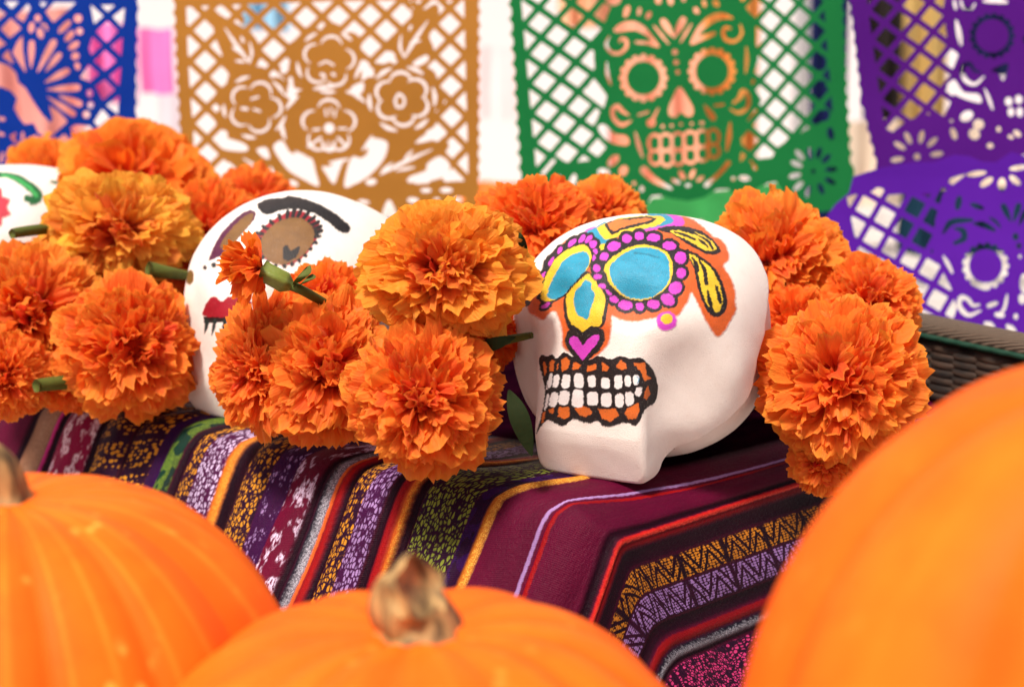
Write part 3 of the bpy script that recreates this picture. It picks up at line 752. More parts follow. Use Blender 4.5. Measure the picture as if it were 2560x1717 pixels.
    for cx, cy, a, b in te:
        th = np.linspace(0, 2 * np.pi, 20, endpoint=False)
        cv.poly(np.stack([cx + np.sign(np.cos(th)) * abs(np.cos(th)) ** .6 * (a - 3), cy + np.sign(np.sin(th)) * abs(np.sin(th)) ** .6 * (b - 6)], -1), 1.0, smooth=False)
    cv.line([(940, 1082), (1000, 1140), (1112, 1198)], 46, 0.0, taper=(1.1, .8, .3)); cv.line([(1475, 1036), (1420, 1100), (1335, 1176)], 36, 0.0, taper=(.8, .7, .8))
    for c in ((1140, 1152, 32, 13, 25), (1180, 1112, 32, 16, 60), (1246, 1106, 34, 14, -65), (1297, 1136, 28, 12, -35), (1218, 1178, 20, 9, 0), (745, 1022, 46, 26, -45), (685, 1095, 40, 24, 10), (808, 1085, 34, 26, -60), (758, 1162, 48, 32, 40), (875, 1165, 13, 13, 0), (862, 1238, 34, 26, 10), (925, 1200, 14, 18, 0), (1505, 1135, 12, 12, 0), (1575, 1132, 36, 16, 5), (1640, 1062, 12, 22, -30), (1622, 1030, 10, 10, 0)):
        cv.ell(*c, 0.0)
    H([(648, 815), (688, 792), (755, 850), (828, 866), (842, 918), (772, 920), (700, 890)])
    for a, b, c, d in ((345, 1195, 50, 22), (407, 1158, 52, 22), (487, 1150, 52, 20), (548, 1182, 46, 14)):
        cv.ell(a, b, c * .9, d, math.degrees(math.atan2(b - 1270, a - 445)), 0.0)
    cv.line([(365, 1022), (298, 1100)], 24, 0.0, smooth=False)
    for x, y in ((1925, 985), (1990, 975), (2048, 972), (2095, 1008), (2127, 1076), (2120, 1150), (2060, 1198), (1975, 1215), (1915, 1180), (1893, 1115), (1905, 1042)):
        cv.ell(x, y, 40, 17, math.degrees(math.atan2(y - 1088, x - 2010)), 0.0)
    cv.ell(2012, 1088, 14, 16, 0, 0.0)
    for c in ((2125, 850, 22, 42, -10), (2085, 735, 34, 40, 30), (2062, 570, 34, 60, 10), (2062, 400, 36, 50, 0)): cv.ell(*c, 0.0)
    return build_banner(cv, 2, 1.60, RAD(2), srgb(26, 122, 62), 'green paper banner cut with a skull between two round medallions', .0016, 21, (1680, 250))

def petal_arcs(cv, cx, cy, r, n, rot, w, seed, ring=True):
    rs = np.random.default_rng(seed)
    for k in range(n):
        a = rot + k / n * 2 * math.pi
        pc = np.array([cx + .52 * r * math.cos(a), cy + .52 * r * math.sin(a)])
        th = np.linspace(a - 1.75 + rs.uniform(0, .5), a + 1.55 - rs.uniform(0, .4), 12)
        cv.line([(pc[0] + .36 * r * math.cos(t), pc[1] + .34 * r * math.sin(t)) for t in th], w, 0.0, taper=(.4, 1, 1.2, 1, .5))
        if ring:
            th = np.linspace(a + .25, a + .25 + rs.uniform(.35, .6), 7)
            cv.line([(cx + r * 1.06 * math.cos(t), cy + r * 1.04 * math.sin(t)) for t in th], w * 1.3, 0.0, taper=(.5, 1.2, .5))
    return rs

def gold_banner():
    cv = Canvas(415, -180, 1225, 585, 1.0)
    cv.frame(400, 0, .3593)
    out = scallop_edge((62, -480), (130, 1050), 16, 22, 1) + [(150, 1600), (2228, 1600)] + scallop_edge((2232, 1400), (2238, -480), 20, 20, 1)
    cv.poly(out, 1.0, smooth=False)
    keep = Canvas(415, -180, 1225, 585, 1.0).frame(400, 0, .3593)
    for c in ((1160, 430, 262, 240), (655, 755, 250, 262), (1680, 690, 268, 262), (1165, 870, 325, 270)):
        for k in range(9):
            a = k / 9 * 2 * math.pi; keep.ell(c[0] + (c[2] - 50) * math.cos(a), c[1] + (c[3] - 50) * math.sin(a), 82, 82, 0, 1.0)
        keep.ell(c[0], c[1], c[2] - 20, c[3] - 20, 0, 1.0)
    keep.poly([(345, 50), (430, 110), (560, 180), (640, 230), (700, 320), (705, 430), (610, 500), (500, 540), (445, 400), (385, 240)], 1.0)
    keep.poly([(1925, 30), (1935, 150), (1875, 250), (1905, 350), (1830, 430), (1700, 440), (1590, 340), (1680, 200), (1800, 100)], 1.0)
    keep.poly([(400, 1030), (600, 1050), (790, 1130), (1000, 1300), (640, 1320), (540, 1190)], 1.0)
    keep.poly([(2010, 1000), (1900, 1150), (1750, 1230), (1500, 1300), (1350, 1300), (1600, 1080), (1780, 1000)], 1.0)
    top = [(185, 45), (600, 30), (1150, 15), (1500, 8), (2118, 5)]
    cv.lattice((325, 645), (113, 106), (-109, 109), .70, [(185, 50), (590, 35), (590, 1270), (250, 1290), (235, 950), (205, 500)], keep.m)
    cv.lattice((1240, 118), (112, 104), (-111, 111), .71, [(590, 36), (1150, 12), (1750, 4), (1750, 700), (590, 700)], keep.m)
    cv.lattice((2025, 600), (110, 107), (-106, 108), .70, [(1750, 4), (2116, 4), (2128, 600), (2146, 1255), (1750, 1285)], keep.m)
    H = lambda p, s=True: cv.poly(p, 0.0, smooth=s)
    H([(790, 1022), (850, 980), (905, 1060), (960, 1075), (1000, 1110), (1055, 1102), (1085, 1200), (1104, 1296), (1000, 1250), (900, 1190), (835, 1110)])
    H([(1128, 1160), (1180, 1158), (1272, 1106), (1245, 1200), (1216, 1278), (1190, 1262), (1160, 1215)])
    H([(1330, 1100), (1400, 1100), (1446, 1060), (1440, 985), (1490, 962), (1580, 992), (1570, 1080), (1520, 1160), (1440, 1235), (1360, 1280), (1284, 1294)])
    H([(676, 1040), (742, 1028), (765, 1105), (712, 1088)])
    H([(408, 1150), (478, 1128), (545, 1185), (560, 1230), (615, 1262), (500, 1302), (440, 1230)])
    H([(1952, 1090), (2018, 1160), (1950, 1242), (1742, 1272), (1736, 1232), (1848, 1188), (1860, 1140)])
    H([(1780, 995), (1855, 930), (1930, 876), (1988, 940), (1900, 975)])
    H([(2000, 1252), (2058, 1196), (2122, 1262)], False)
    H([(398, 985), (430, 955), (590, 1000), (604, 1052), (450, 1040)])
    H([(1325, 640), (1345, 600), (1416, 575), (1412, 640), (1370, 655)]); H([(1395, 430), (1440, 428), (1460, 470), (1415, 525)]); H([(1535, 445), (1560, 380), (1610, 360), (1640, 400), (1590, 435)])
    H([(840, 490), (892, 430), (898, 480), (868, 515)]); H([(688, 440), (712, 412), (746, 450), (700, 462)]); H([(900, 545), (925, 545), (935, 610), (990, 625), (915, 645)]); H([(1760, 440), (1850, 385), (1868, 420), (1800, 462)])
    petal_arcs(cv, 1175, 430, 205, 5, -1.4, 17, 1); petal_arcs(cv, 665, 745, 205, 5, -1.2, 17, 2); petal_arcs(cv, 1685, 690, 215, 6, -.6, 20, 3)
    petal_arcs(cv, 1175, 880, 215, 5, -1.57, 18, 4, False)
    for k in (0, 1, 2, 3, 4, 5, 6):
        a = .3 + k * .82
        cv.line([(1170 + 320 * math.cos(a + d), 870 + 262 * math.sin(a + d)) for d in (0, .14, .28, .42)], 24, 0.0, taper=(.5, 1.3, .5))
    cv.ell(1178, 893, 36, 36, 0, 0.0)
    for p, w in (([(1150, 760), (1158, 810)], 12), ([(1188, 750), (1188, 800)], 12), ([(1225, 765), (1215, 815)], 12), ([(1065, 905), (1110, 900)], 16), ([(1245, 895), (1295, 895)], 16), ([(1130, 990), (1150, 1040), (1200, 1045), (1215, 990)], 20), ([(1170, 985), (1178, 1040)], 12), ([(1120, 960), (1030, 1020)], 18), ([(1240, 960), (1300, 1020)], 18), ([(1640, 690), (1665, 655), (1700, 690), (1690, 740), (1650, 745), (1635, 700)], 18), ([(640, 690), (690, 675)], 14), ([(655, 760), (700, 775)], 14), ([(575, 755), (612, 760)], 20), ([(1110, 450), (1160, 430), (1210, 455)], 14), ([(1125, 520), (1145, 530)], 24), ([(1200, 515), (1215, 525)], 20)):
        cv.line(p, w, 0.0)
    for p in ([(455, 195), (540, 320), (630, 440)], [(1865, 145), (1780, 270), (1705, 400)], [(1895, 1040), (1740, 1110), (1530, 1215)], [(580, 1100), (700, 1170), (850, 1225)]):
        cv.line(p, 26, 0.0, taper=(.25, .9, 1.1, .4))
    for p in ([(630, 295), (645, 370), (628, 440)], [(530, 425), (600, 432)], [(510, 330), (560, 365)], [(570, 255), (590, 300)], [(1680, 245), (1672, 330), (1700, 400)], [(1740, 300), (1815, 285)], [(1750, 175), (1735, 215)], [(1640, 1190), (1770, 1165)], [(1700, 1110), (1755, 1050)], [(1540, 1195), (1615, 1135)], [(640, 1195), (760, 1210)], [(770, 1160), (790, 1215)]):
        cv.line(p, 20, 0.0, taper=(.4, 1.1, .5))
    for c in ((1470, 1266, 38, 22, -8), (1850, 1326, 38, 16, 0), (1992, 1324, 44, 18, 0), (1760, 1395, 40, 19, 5), (2082, 1390, 46, 20, -5), (1925, 1388, 22, 10, 0), (930, 1275, 36, 18, 25), (1420, 1405, 40, 14, 10)): cv.ell(*c, 0.0)
    H([(1592, 1390), (1640, 1470), (1652, 1580), (1540, 1580), (1548, 1480)])
    return build_banner(cv, 2, 1.60, RAD(-2), srgb(180, 122, 50), 'golden brown paper banner cut with a bouquet of flowers', .0016, 22, (815, 250))

def blue_banner():
    cv = Canvas(-330, -180, 360, 470, 1.0)
    cv.frame(0, 0, .357)
    out = scallop_edge((958, 1260), (985, -480), 16, 16, 1) + [(-900, -480), (-900, 1260)]
    cv.poly(out, 1.0, smooth=False)
    H = lambda p, s=False: cv.poly(p, 0.0, smooth=s)
    for p in ([(635, 35), (725, 115), (660, 170)], [(705, 38), (805, 40), (755, 85)], [(790, 120), (875, 55), (860, 195)], [(755, 150), (830, 220), (750, 300), (675, 225)], [(650, 260), (715, 320), (640, 390), (625, 340)], [(860, 265), (850, 395), (778, 325)], [(740, 355), (818, 430), (735, 495), (662, 430)], [(625, 455), (695, 520), (630, 575), (565, 545)], [(850, 470), (835, 605), (768, 535)], [(735, 560), (805, 630), (720, 705), (672, 605)], [(835, 670), (825, 800), (745, 740)], [(715, 765), (768, 825), (690, 890), (658, 855)], [(800, 860), (830, 890), (825, 940), (735, 910)], [(490, 900), (530, 875), (635, 885), (645, 915), (570, 990)], [(450, 940), (528, 1010), (445, 1085), (370, 1005)], [(620, 1030), (690, 960), (760, 1030), (690, 1100)], [(30, 15), (130, 15), (80, 65)], [(110, 120), (195, 28), (212, 60), (165, 158)], [(275, 20), (330, 20), (300, 55)], [(320, 85), (380, 20), (535, 20), (460, 90), (375, 160)], [(5, 205), (75, 130), (150, 200), (70, 270)], [(-20, 60), (45, 100), (-20, 150)], [(-20, 260), (45, 310), (-20, 345)], [(15, 400), (60, 350), (100, 455)]):
        H(p)
    cv.lattice((-130, 205), (76, 70), (-72, 72), .72, [(-720, 10), (-40, 10), (-40, 900), (-720, 900)])
    H([(-60, 430), (0, 440), (60, 460), (115, 515), (130, 580), (180, 620), (245, 730), (300, 810), (355, 862), (372, 830), (345, 740), (405, 775), (475, 852), (340, 975), (270, 930), (240, 862), (175, 872), (140, 830), (100, 760), (122, 690), (80, 640), (10, 610), (-60, 600)])
    H([(185, 518), (90, 370), (120, 300), (160, 252), (160, 350)])
    for a in ((220, 482, 225, 305, 44), (265, 508, 378, 300, 52), (320, 505, 418, 388, 42), (315, 582, 470, 500, 50), (330, 630, 542, 615, 52), (415, 672, 556, 728, 48), (335, 680, 512, 798, 46)): cv.drop(*a, 0.0)
    for c in ((265, 130, 22, 24, 0), (222, 195, 20, 38, 8), (285, 235, 22, 38, -15), (548, 132, 28, 28, 0), (560, 222, 24, 24, 0), (455, 190, 60, 22, -45), (490, 255, 46, 22, -50), (520, 322, 44, 22, -35), (530, 395, 28, 24, -30), (545, 465, 18, 26, -15), (630, 655, 22, 26, 0), (635, 735, 22, 24, 0), (605, 803, 24, 25, 0), (150, 1050, 16, 22, 0), (15, 835, 26, 14, 10), (10, 940, 26, 12, 20)): cv.ell(*c, 0.0)
    cv.line([(295, 175), (320, 180), (330, 210)], 18, 0.0)
    for p in ([(80, 955), (112, 998)], [(105, 940), (85, 965)], [(162, 935), (158, 992)], [(252, 955), (215, 1000)], [(20, 1075), (5, 1130)]): cv.line(p, 20, 0.0, smooth=False)
    return build_banner(cv, 2, 1.58, RAD(4), srgb(8, 52, 150), 'deep blue paper banner cut with a winged bird, at the left edge', .0016, 23, (150, 220))

def purple_banner():
    cv = Canvas(2100, -180, 2760, 505, 1.0)
    cv.frame(2050, 0, .5484)
    out = [(1260, -320), (1260, 745), (930, 705), (890, 715), (830, 745), (760, 760), (700, 726), (640, 716), (612, 745), (606, 790), (585, 830), (540, 868), (490, 890), (440, 896), (390, 890), (335, 865), (290, 820), (262, 790)]
    out += scallop_edge((250, 760), (182, 480), 5, 12, -1) + scallop_edge((180, 450), (88, -320), 12, 10, -1)
    cv.poly(out, 1.0, smooth=False)
    cv.lattice((525, 215), (80, 58), (-63, 77), .72, [(215, 30), (200, -300), (620, -300), (560, 40), (580, 180), (632, 250), (600, 330), (620, 400), (600, 460), (560, 540), (480, 520), (400, 550), (340, 592), (295, 592)])
    eye_ring(cv, 785, 165, 92, 76, 17, 14)
    for p, w in (([(620, 95), (632, 150), (642, 205)], 22), ([(748, 352), (705, 385), (660, 362), (648, 310), (682, 292), (704, 322), (732, 332)], 20), ([(752, 405), (770, 450), (788, 500)], 14), ([(745, 8), (800, 4), (850, 12)], 24), ([(640, 0), (650, 35), (685, 45), (705, 20)], 16), ([(610, 0), (618, 45)], 14)):
        cv.line(p, w, 0.0, taper=(.4, 1, 1.1, .5))
    cv.poly([(578, 402), (612, 365), (655, 420), (722, 430), (732, 470), (640, 445)], 0.0)
    for c in ((668, 530, 32, 22, -30), (722, 568, 25, 23, 0), (702, 612, 26, 24, 40), (608, 610, 14, 28, -20), (332, 580, 14, 22, 20), (372, 555, 8, 8, 0), (598, 552, 8, 8, 0), (862, 464, 17, 20, 0), (908, 455, 17, 20, 0), (872, 512, 15, 20, 0), (912, 512, 15, 22, 0), (815, 590, 10, 12, 0), (775, 665, 15, 12, 0), (870, 625, 14, 8, 20), (900, 610, 20, 12, 40)): cv.ell(*c, 0.0)
    cv.poly([(780, 322), (860, 290), (838, 368), (812, 335)], 0.0)
    for k, (x, y) in enumerate(((400, 630), (460, 625), (510, 648), (530, 702), (528, 762), (480, 800), (422, 808), (372, 778), (350, 727), (362, 665))):
        cv.ell(x, y, 30, 12, math.degrees(math.atan2(y - 714, x - 440)), 0.0)
    cv.ell(440, 714, 15, 16, 0, 0.0)
    for k in range(3): cv.ell(980 + 90 * k, 200 + 40 * k, 60, 30, 30, 0.0)
    return build_banner(cv, 2, 1.50, RAD(-6), srgb(84, 20, 128), 'dark purple paper banner cut with a skull, top right', .0016, 24, (2330, 220))

def violet_banner():
    cv = Canvas(2050, 370, 2760, 880, 1.0)
    cv.frame(2050, 0, .5484)
    out = [(30, 985), (70, 930), (130, 880), (150, 805), (262, 768), (420, 740), (520, 738), (612, 705), (680, 712), (740, 738), (800, 740), (870, 692), (930, 712), (1260, 700), (1260, 1570), (930, 1522), (600, 1475), (460, 1440), (300, 1400), (190, 1260), (165, 1255), (150, 1245), (128, 1228), (112, 1190), (92, 1160), (85, 1110), (68, 1075), (62, 1030)]
    cv.poly(out, 1.0, smooth=False)
    cv.lattice((465, 1085), (85, 48), (-52, 92), .72, [(122, 900), (150, 888), (250, 868), (300, 890), (430, 880), (520, 880), (590, 815), (670, 790), (560, 880), (525, 1000), (512, 1150), (560, 1240), (595, 1310), (620, 1400), (600, 1460), (460, 1440), (330, 1330), (185, 1205)])
    cv.ell(270, 868, 22, 12, 10, 0.0)
    eye_ring(cv, 752, 1210, 92, 76, 17, 15)
    for p, w in (([(560, 1062), (600, 1012), (690, 1002)], 26), ([(700, 1018), (745, 1024), (792, 1048)], 26), ([(612, 1040), (648, 1050), (655, 1085), (612, 1108)], 26), ([(770, 990), (800, 1010), (820, 1035)], 14), ([(560, 1165), (580, 1200), (600, 1240)], 16), ([(728, 1412), (672, 1432), (632, 1392), (640, 1352), (672, 1362), (692, 1388), (720, 1386)], 20), ([(850, 1338), (838, 1400), (815, 1430)], 14), ([(750, 1468), (790, 1500)], 36), ([(850, 1480), (890, 1520)], 30)):
        cv.line(p, w, 0.0, taper=(.4, 1.1, 1, .6))
    cv.drop(870, 1012, 835, 940, 30, 0.0); cv.drop(880, 1012, 905, 938, 30, 0.0); cv.drop(905, 1030, 935, 965, 24, 0.0)
    for c in ((758, 830, 34, 15, -35), (828, 842, 18, 32, 0), (888, 822, 32, 14, 40), (712, 792, 46, 12, -8), (905, 765, 44, 12, -8), (630, 925, 15, 34, 12), (715, 940, 34, 12, 20), (890, 1078, 15, 17, 0), (905, 1120, 12, 14, 0), (910, 1168, 8, 9, 0), (782, 1384, 28, 11, -20), (815, 1432, 24, 12, 10), (890, 1440, 10, 13, 0), (930, 1290, 22, 45, 0), (920, 1360, 18, 24, 0), (700, 1290, 22, 12, 30), (745, 1308, 25, 10, 10)): cv.ell(*c, 0.0)
    cv.poly([(1000, 900), (1100, 950), (1050, 1020)], 0.0)
    return build_banner(cv, 2, 1.42, RAD(-8), srgb(96, 30, 170), 'bright violet paper banner cut with a skull, hung lowest on the right', .0022, 25, (2330, 640))

def lime_banner():
    cv = Canvas(1560, 440, 2060, 640, 1.0)
    cv.frame(1240, 0, .3935)
    out = [(900, 1560), (930, 1330), (990, 1258), (1200, 1235), (1400, 1215), (1640, 1190), (1790, 1165), (1860, 1230)] + scallop_edge((1900, 1250), (2010, 1560), 4, 14, 1)
    cv.poly(out, 1.0, smooth=False)
    for c in ((1010, 1245, 26, 12, 10), (1780, 1310, 24, 12, 0), (1300, 1405, 20, 9, 0)): cv.ell(*c, 0.0)
    return build_banner(cv, 2, 1.68, RAD(0), srgb(84, 205, 112), 'light green paper sheet low behind the green skull banner', .002, 26, (1750, 520))

build_setting()
build_background()
for fn in (green_banner, gold_banner, blue_banner, purple_banner, violet_banner, lime_banner): fn()

# ------------------------------------------------------------------ striped woven cloth over the altar ledge
EDGE = np.array([math.cos(RAD(-38)), math.sin(RAD(-38))]); DEEP = np.array([math.cos(RAD(45)), math.sin(RAD(45))])
CORNER = np.array([.030, .862])
_xs = np.linspace(-.8, .3, 5000)
def profile(segs):
    a = np.zeros_like(_xs)
    for s0, l, d in segs: a += RAD(d) * np.clip((_xs - s0) / l, 0, 1)
    dx = _xs[1] - _xs[0]; o = np.cumsum(np.cos(a)) * dx; z = np.cumsum(np.sin(a)) * dx
    return o - np.interp(-.3, _xs, o) - .3, z
PR_S, PR_T = profile([(-.022, .035, 34), (.024, .010, 40)]), profile([(-.02, .038, 62)])
def drape(s, t):
    sh = .75 * np.log1p(np.exp((s + .004) / .006)) * .006
    a, zs = np.interp(s, _xs, PR_S[0]), np.interp(s, _xs, PR_S[1])
    b, zt = np.interp(t + sh, _xs, PR_T[0]) - sh, np.interp(t + sh, _xs, PR_T[1])
    z = (zs ** 8 + zt ** 8) ** (1 / 8)
    p = CORNER + a[..., None] * EDGE - b[..., None] * DEEP
    return np.concatenate([p, -z[..., None]], -1)
def weave_u(s, t):
    """which stripe of the cloth lies at (s, t): the cloth is pulled a little askew on top"""
    g = np.interp(s, [-.1, -.02, .012, .03], [1.5, 1.5, 1, 0])
    return s - .026 * (1 - np.exp(np.minimum(t, 0) / .07)) * g

MAROON, DPUR, DARK, RED = srgb(86, 7, 40), srgb(36, 7, 34), srgb(24, 4, 16), srgb(146, 15, 17)  # DARK stripes: shade between the raised bands, put into the colour
GOLDY, LILAC, LIME, PINK = srgb(212, 140, 34), srgb(166, 130, 184), srgb(142, 156, 48), srgb(216, 60, 122)
# (from, to, ground colour, thread colour, pattern, bulge mm)
BANDS = [
    (-.80, -.537, MAROON, None, None, .4), (-.537, -.529, RED, None, None, .8), (-.529, -.488, MAROON, None, None, .6), (-.488, -.481, DARK, None, None, -.8),
    (-.481, -.459, srgb(140, 96, 70), srgb(180, 140, 110), 'twill', 1.6), (-.459, -.455, srgb(200, 40, 120), None, None, .3), (-.455, -.447, DARK, None, None, -1),
    (-.447, -.413, srgb(140, 20, 60), srgb(240, 206, 214), 'scatter', 1.2), (-.413, -.405, DARK, None, None, -.8), (-.405, -.374, DPUR, GOLDY, 'beads', 1.2),
    (-.374, -.370, DARK, None, None, -.3), (-.370, -.343, DPUR, GOLDY, 'beads', 1.2), (-.343, -.332, srgb(42, 10, 60), None, None, -.6),
    (-.332, -.317, srgb(12, 48, 36), srgb(104, 130, 40), 'blocks', 1.2), (-.317, -.308, DARK, None, None, -1), (-.308, -.296, DPUR, GOLDY, 'chain', .8),
    (-.296, -.274, srgb(70, 14, 60), srgb(214, 190, 226), 'chain', 1.0), (-.274, -.264, srgb(206, 104, 24), srgb(240, 160, 60), 'twill', 1.2), (-.264, -.250, DARK, None, None, -.8),
    (-.250, -.228, DPUR, GOLDY, 'chain', 1.0), (-.228, -.211, srgb(52, 8, 56), LILAC, 'sparse', .6), (-.211, -.187, srgb(96, 10, 40), srgb(232, 206, 232), 'scatter', 1.0),
    (-.187, -.181, DARK, None, None, -.8), (-.181, -.172, srgb(26, 26, 36), srgb(200, 196, 206), 'twill', .8), (-.172, -.169, srgb(220, 100, 40), None, None, .3),
    (-.169, -.162, RED, None, None, 1.0), (-.162, -.156, DARK, None, None, -1), (-.156, -.142, DPUR, GOLDY, 'dense', .8), (-.142, -.124, srgb(60, 14, 58), LILAC, 'dense', .8),
    (-.124, -.1165, DARK, None, None, -.8), (-.1165, -.110, RED, None, None, .8), (-.110, -.104, srgb(200, 84, 24), srgb(236, 170, 60), 'twill', 1.0), (-.104, -.097, DARK, None, None, -1),
    (-.097, -.064, DPUR, srgb(132, 144, 50), 'dense', 1.0), (-.064, -.053, srgb(34, 8, 40), srgb(48, 14, 80), 'blocks', -.6), (-.053, -.045, srgb(176, 92, 22), srgb(236, 176, 70), 'twill', 1.4),
    (-.045, -.0135, MAROON, None, None, .5), (-.0135, -.0105, LILAC, None, None, .5), (-.0105, -.0078, MAROON, None, None, -.1), (-.0078, -.0045, RED, None, None, .5), (-.0045, .0235, MAROON, None, None, .5),
    (.0235, .030, DARK, None, None, -.8), (.0305, .0335, srgb(190, 30, 26), srgb(236, 84, 60), 'twill', 1.0), (.0335, .0375, srgb(104, 8, 14), None, None, .2), (.0375, .048, DARK, None, None, -.4),
    (.048, .065, DARK, srgb(206, 128, 34), 'diamond', .4), (.065, .083, srgb(40, 6, 30), srgb(150, 112, 170), 'diamond', .4), (.083, .092, DARK, None, None, -.8), (.093, .099, srgb(128, 12, 14), None, None, .8),
    (.099, .106, srgb(16, 16, 28), srgb(190, 186, 196), 'twill', .8), (.106, .110, DARK, None, None, -.6), (.110, .150, DPUR, PINK, 'chain', .6), (.150, .30, DPUR, GOLDY, 'chain', .4)]

def cloth_material():
    t = NT('woven_altar_cloth')
    cv = t.attr('weave', 'Vector')
    sep = t.n.new('ShaderNodeSeparateXYZ'); t.l.new(cv, sep.inputs[0])
    u0, v = sep.outputs[0], sep.outputs[1]
    wob = t.noise(cv, 260, 2)
    u = t.math('ADD', u0, t.math('MULTIPLY_ADD', wob, .0018, -.0009))
    sc = lambda a, b: t.node('ShaderNodeVectorMath', 0, {'operation': 'MULTIPLY'}, _0=cv, _1=(a, b, 1))
    wv = t.node('ShaderNodeVectorMath', 0, {'operation': 'ADD'}, _0=sc(1, 1), _1=t.node('ShaderNodeVectorMath', 0, {'operation': 'SCALE'}, _0=t.noise(cv, 90, 2, outp=1), Scale=.0035))
    sc2 = lambda a, b: t.node('ShaderNodeVectorMath', 0, {'operation': 'MULTIPLY'}, _0=wv, _1=(a, b, 1))
    vor = t.node('ShaderNodeTexVoronoi', 0, Vector=sc2(500, 235), Scale=1.0, Randomness=.75)
    edge = t.node('ShaderNodeTexVoronoi', 0, {'feature': 'DISTANCE_TO_EDGE'}, Vector=sc2(500, 235), Scale=1.0, Randomness=.75)
    vorb = t.node('ShaderNodeTexVoronoi', 0, Vector=sc2(230, 300), Scale=1.0, Randomness=.6)
    vort = t.node('ShaderNodeTexVoronoi', 0, Vector=sc(1300, 1100), Scale=1.0, Randomness=.5)
    stitch = t.math('MULTIPLY', t.ramp(edge, .05, .22), t.ramp(vor, .70, .42))
    vd = t.node('ShaderNodeTexVoronoi', 0, Vector=sc(620, 300), Scale=1.0, Randomness=.35)
    rows = t.ramp(vd, .56, .36)
    bead = t.ramp(vorb, .48, .36)
    dots = t.ramp(vort, .50, .34)
    blk = t.noise(sc(95, 60), 1.0, 1.5)
    blk2 = t.noise(sc(120, 60), 1.0, 2)
    sparse = t.ramp(t.noise(sc(150, 70), 1.0, 4), .52, .60)
    pp = lambda x, s: t.math('PINGPONG', x, s)
    A = t.math('DIVIDE', pp(v, .0125), .0125)
    cell = t.ramp(pp(t.math('ADD', v, .006), .021), .0012, .0030)
    thr_hi = t.noise(sc(500, 500), 1.0, 3)
    col = None; bulge = None
    for (a, b, gc, tc, pat, bul) in BANDS:
        e = .0016 if (gc == DARK or pat == 'twill' or gc == RED) and b - a > .004 else .0005  # wide soft edges; on DARK stripes they paint in ridge shade
        m = t.math('MULTIPLY', t.ramp(u, a - e, a + e, typ='LINEAR'), t.ramp(u, b - e, b + e, 1, 0, 'LINEAR'))
        c = gc
        if tc is not None:
            B = t.math('MULTIPLY_ADD', u, 1 / (b - a), -a / (b - a))
            if pat == 'chain': k = t.math('MULTIPLY', stitch, t.ramp(blk, .35, .40))
            elif pat == 'dense': k = t.math('MULTIPLY', stitch, t.ramp(blk, .24, .28))
            elif pat == 'beads': k = t.math('MULTIPLY', bead, t.ramp(pp(v, .013), .002, .0035))
            elif pat == 'scatter': k = t.math('MULTIPLY', t.ramp(blk2, .50, .58), t.ramp(t.noise(sc(900, 300), 1.0, 2), .40, .55))
            elif pat == 'sparse': k = t.math('MULTIPLY', sparse, stitch)
            elif pat == 'blocks': k = t.math('MULTIPLY', t.ramp(blk, .47, .50), t.math('MULTIPLY_ADD', dots, .6, .4))
            elif pat == 'twill':
                k = t.math('MULTIPLY', t.ramp(t.math('ADD', B, t.math('MULTIPLY_ADD', thr_hi, 1.2, -.6)), .2, .8), t.math('MULTIPLY_ADD', dots, .7, .3))
            elif pat == 'diamond':
                d = t.math('ABSOLUTE', t.math('SUBTRACT', A, B))
                k = t.math('MAXIMUM', t.ramp(d, .16, .13), t.ramp(d, .34, .37))
                k = t.math('MULTIPLY', t.math('MULTIPLY', k, cell), t.math('MULTIPLY', rows, t.ramp(t.math('ABSOLUTE', t.math('SUBTRACT', B, .5)), .46, .44)))
            c = t.mix(k, gc, tc)
        col = c if col is None else t.mix(m, col, c)
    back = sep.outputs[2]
    col = t.mix(back, col, srgb(16, 2, 9))  # shade of skull and flowers painted near-black on the cloth top
    yarn = t.node('ShaderNodeTexWave', 0, {'wave_type': 'BANDS', 'bands_direction': 'Y'}, Vector=sc(1, 1), Scale=260.0, Distortion=2.0, Detail=2.0, Detail_Scale=3.0)
    rib = t.node('ShaderNodeTexWave', 0, {'wave_type': 'BANDS', 'bands_direction': 'X'}, Vector=sc(1, 1), Scale=420.0, Distortion=1.5)
    col = t.mix(t.math('MULTIPLY', t.ramp(t.noise(sc(60, 18), 1.0, 5), .30, .68), .60), col, t.mix(.58, col, srgb(44, 6, 24)))
    lint = t.ramp(t.noise(sc(700, 700), 1.0, 1), .84, .87)
    col = t.mix(t.math('MULTIPLY', lint, .5), col, srgb(214, 170, 200))
    h = t.math('ADD', t.math('MULTIPLY', yarn, .35), t.math('ADD', t.math('MULTIPLY', rib, .25), t.math('MULTIPLY', stitch, .6)))
    h = t.math('ADD', h, t.math('MULTIPLY', t.noise(sc(160, 60), 1.0, 3), 1.2))
    return t.set(Base_Color=col, Roughness=t.math('MULTIPLY_ADD', thr_hi, .3, .38), Specular_IOR_Level=t.math('MULTIPLY_ADD', back, -.08, .08), Normal=t.bump(h, .35, .0012))

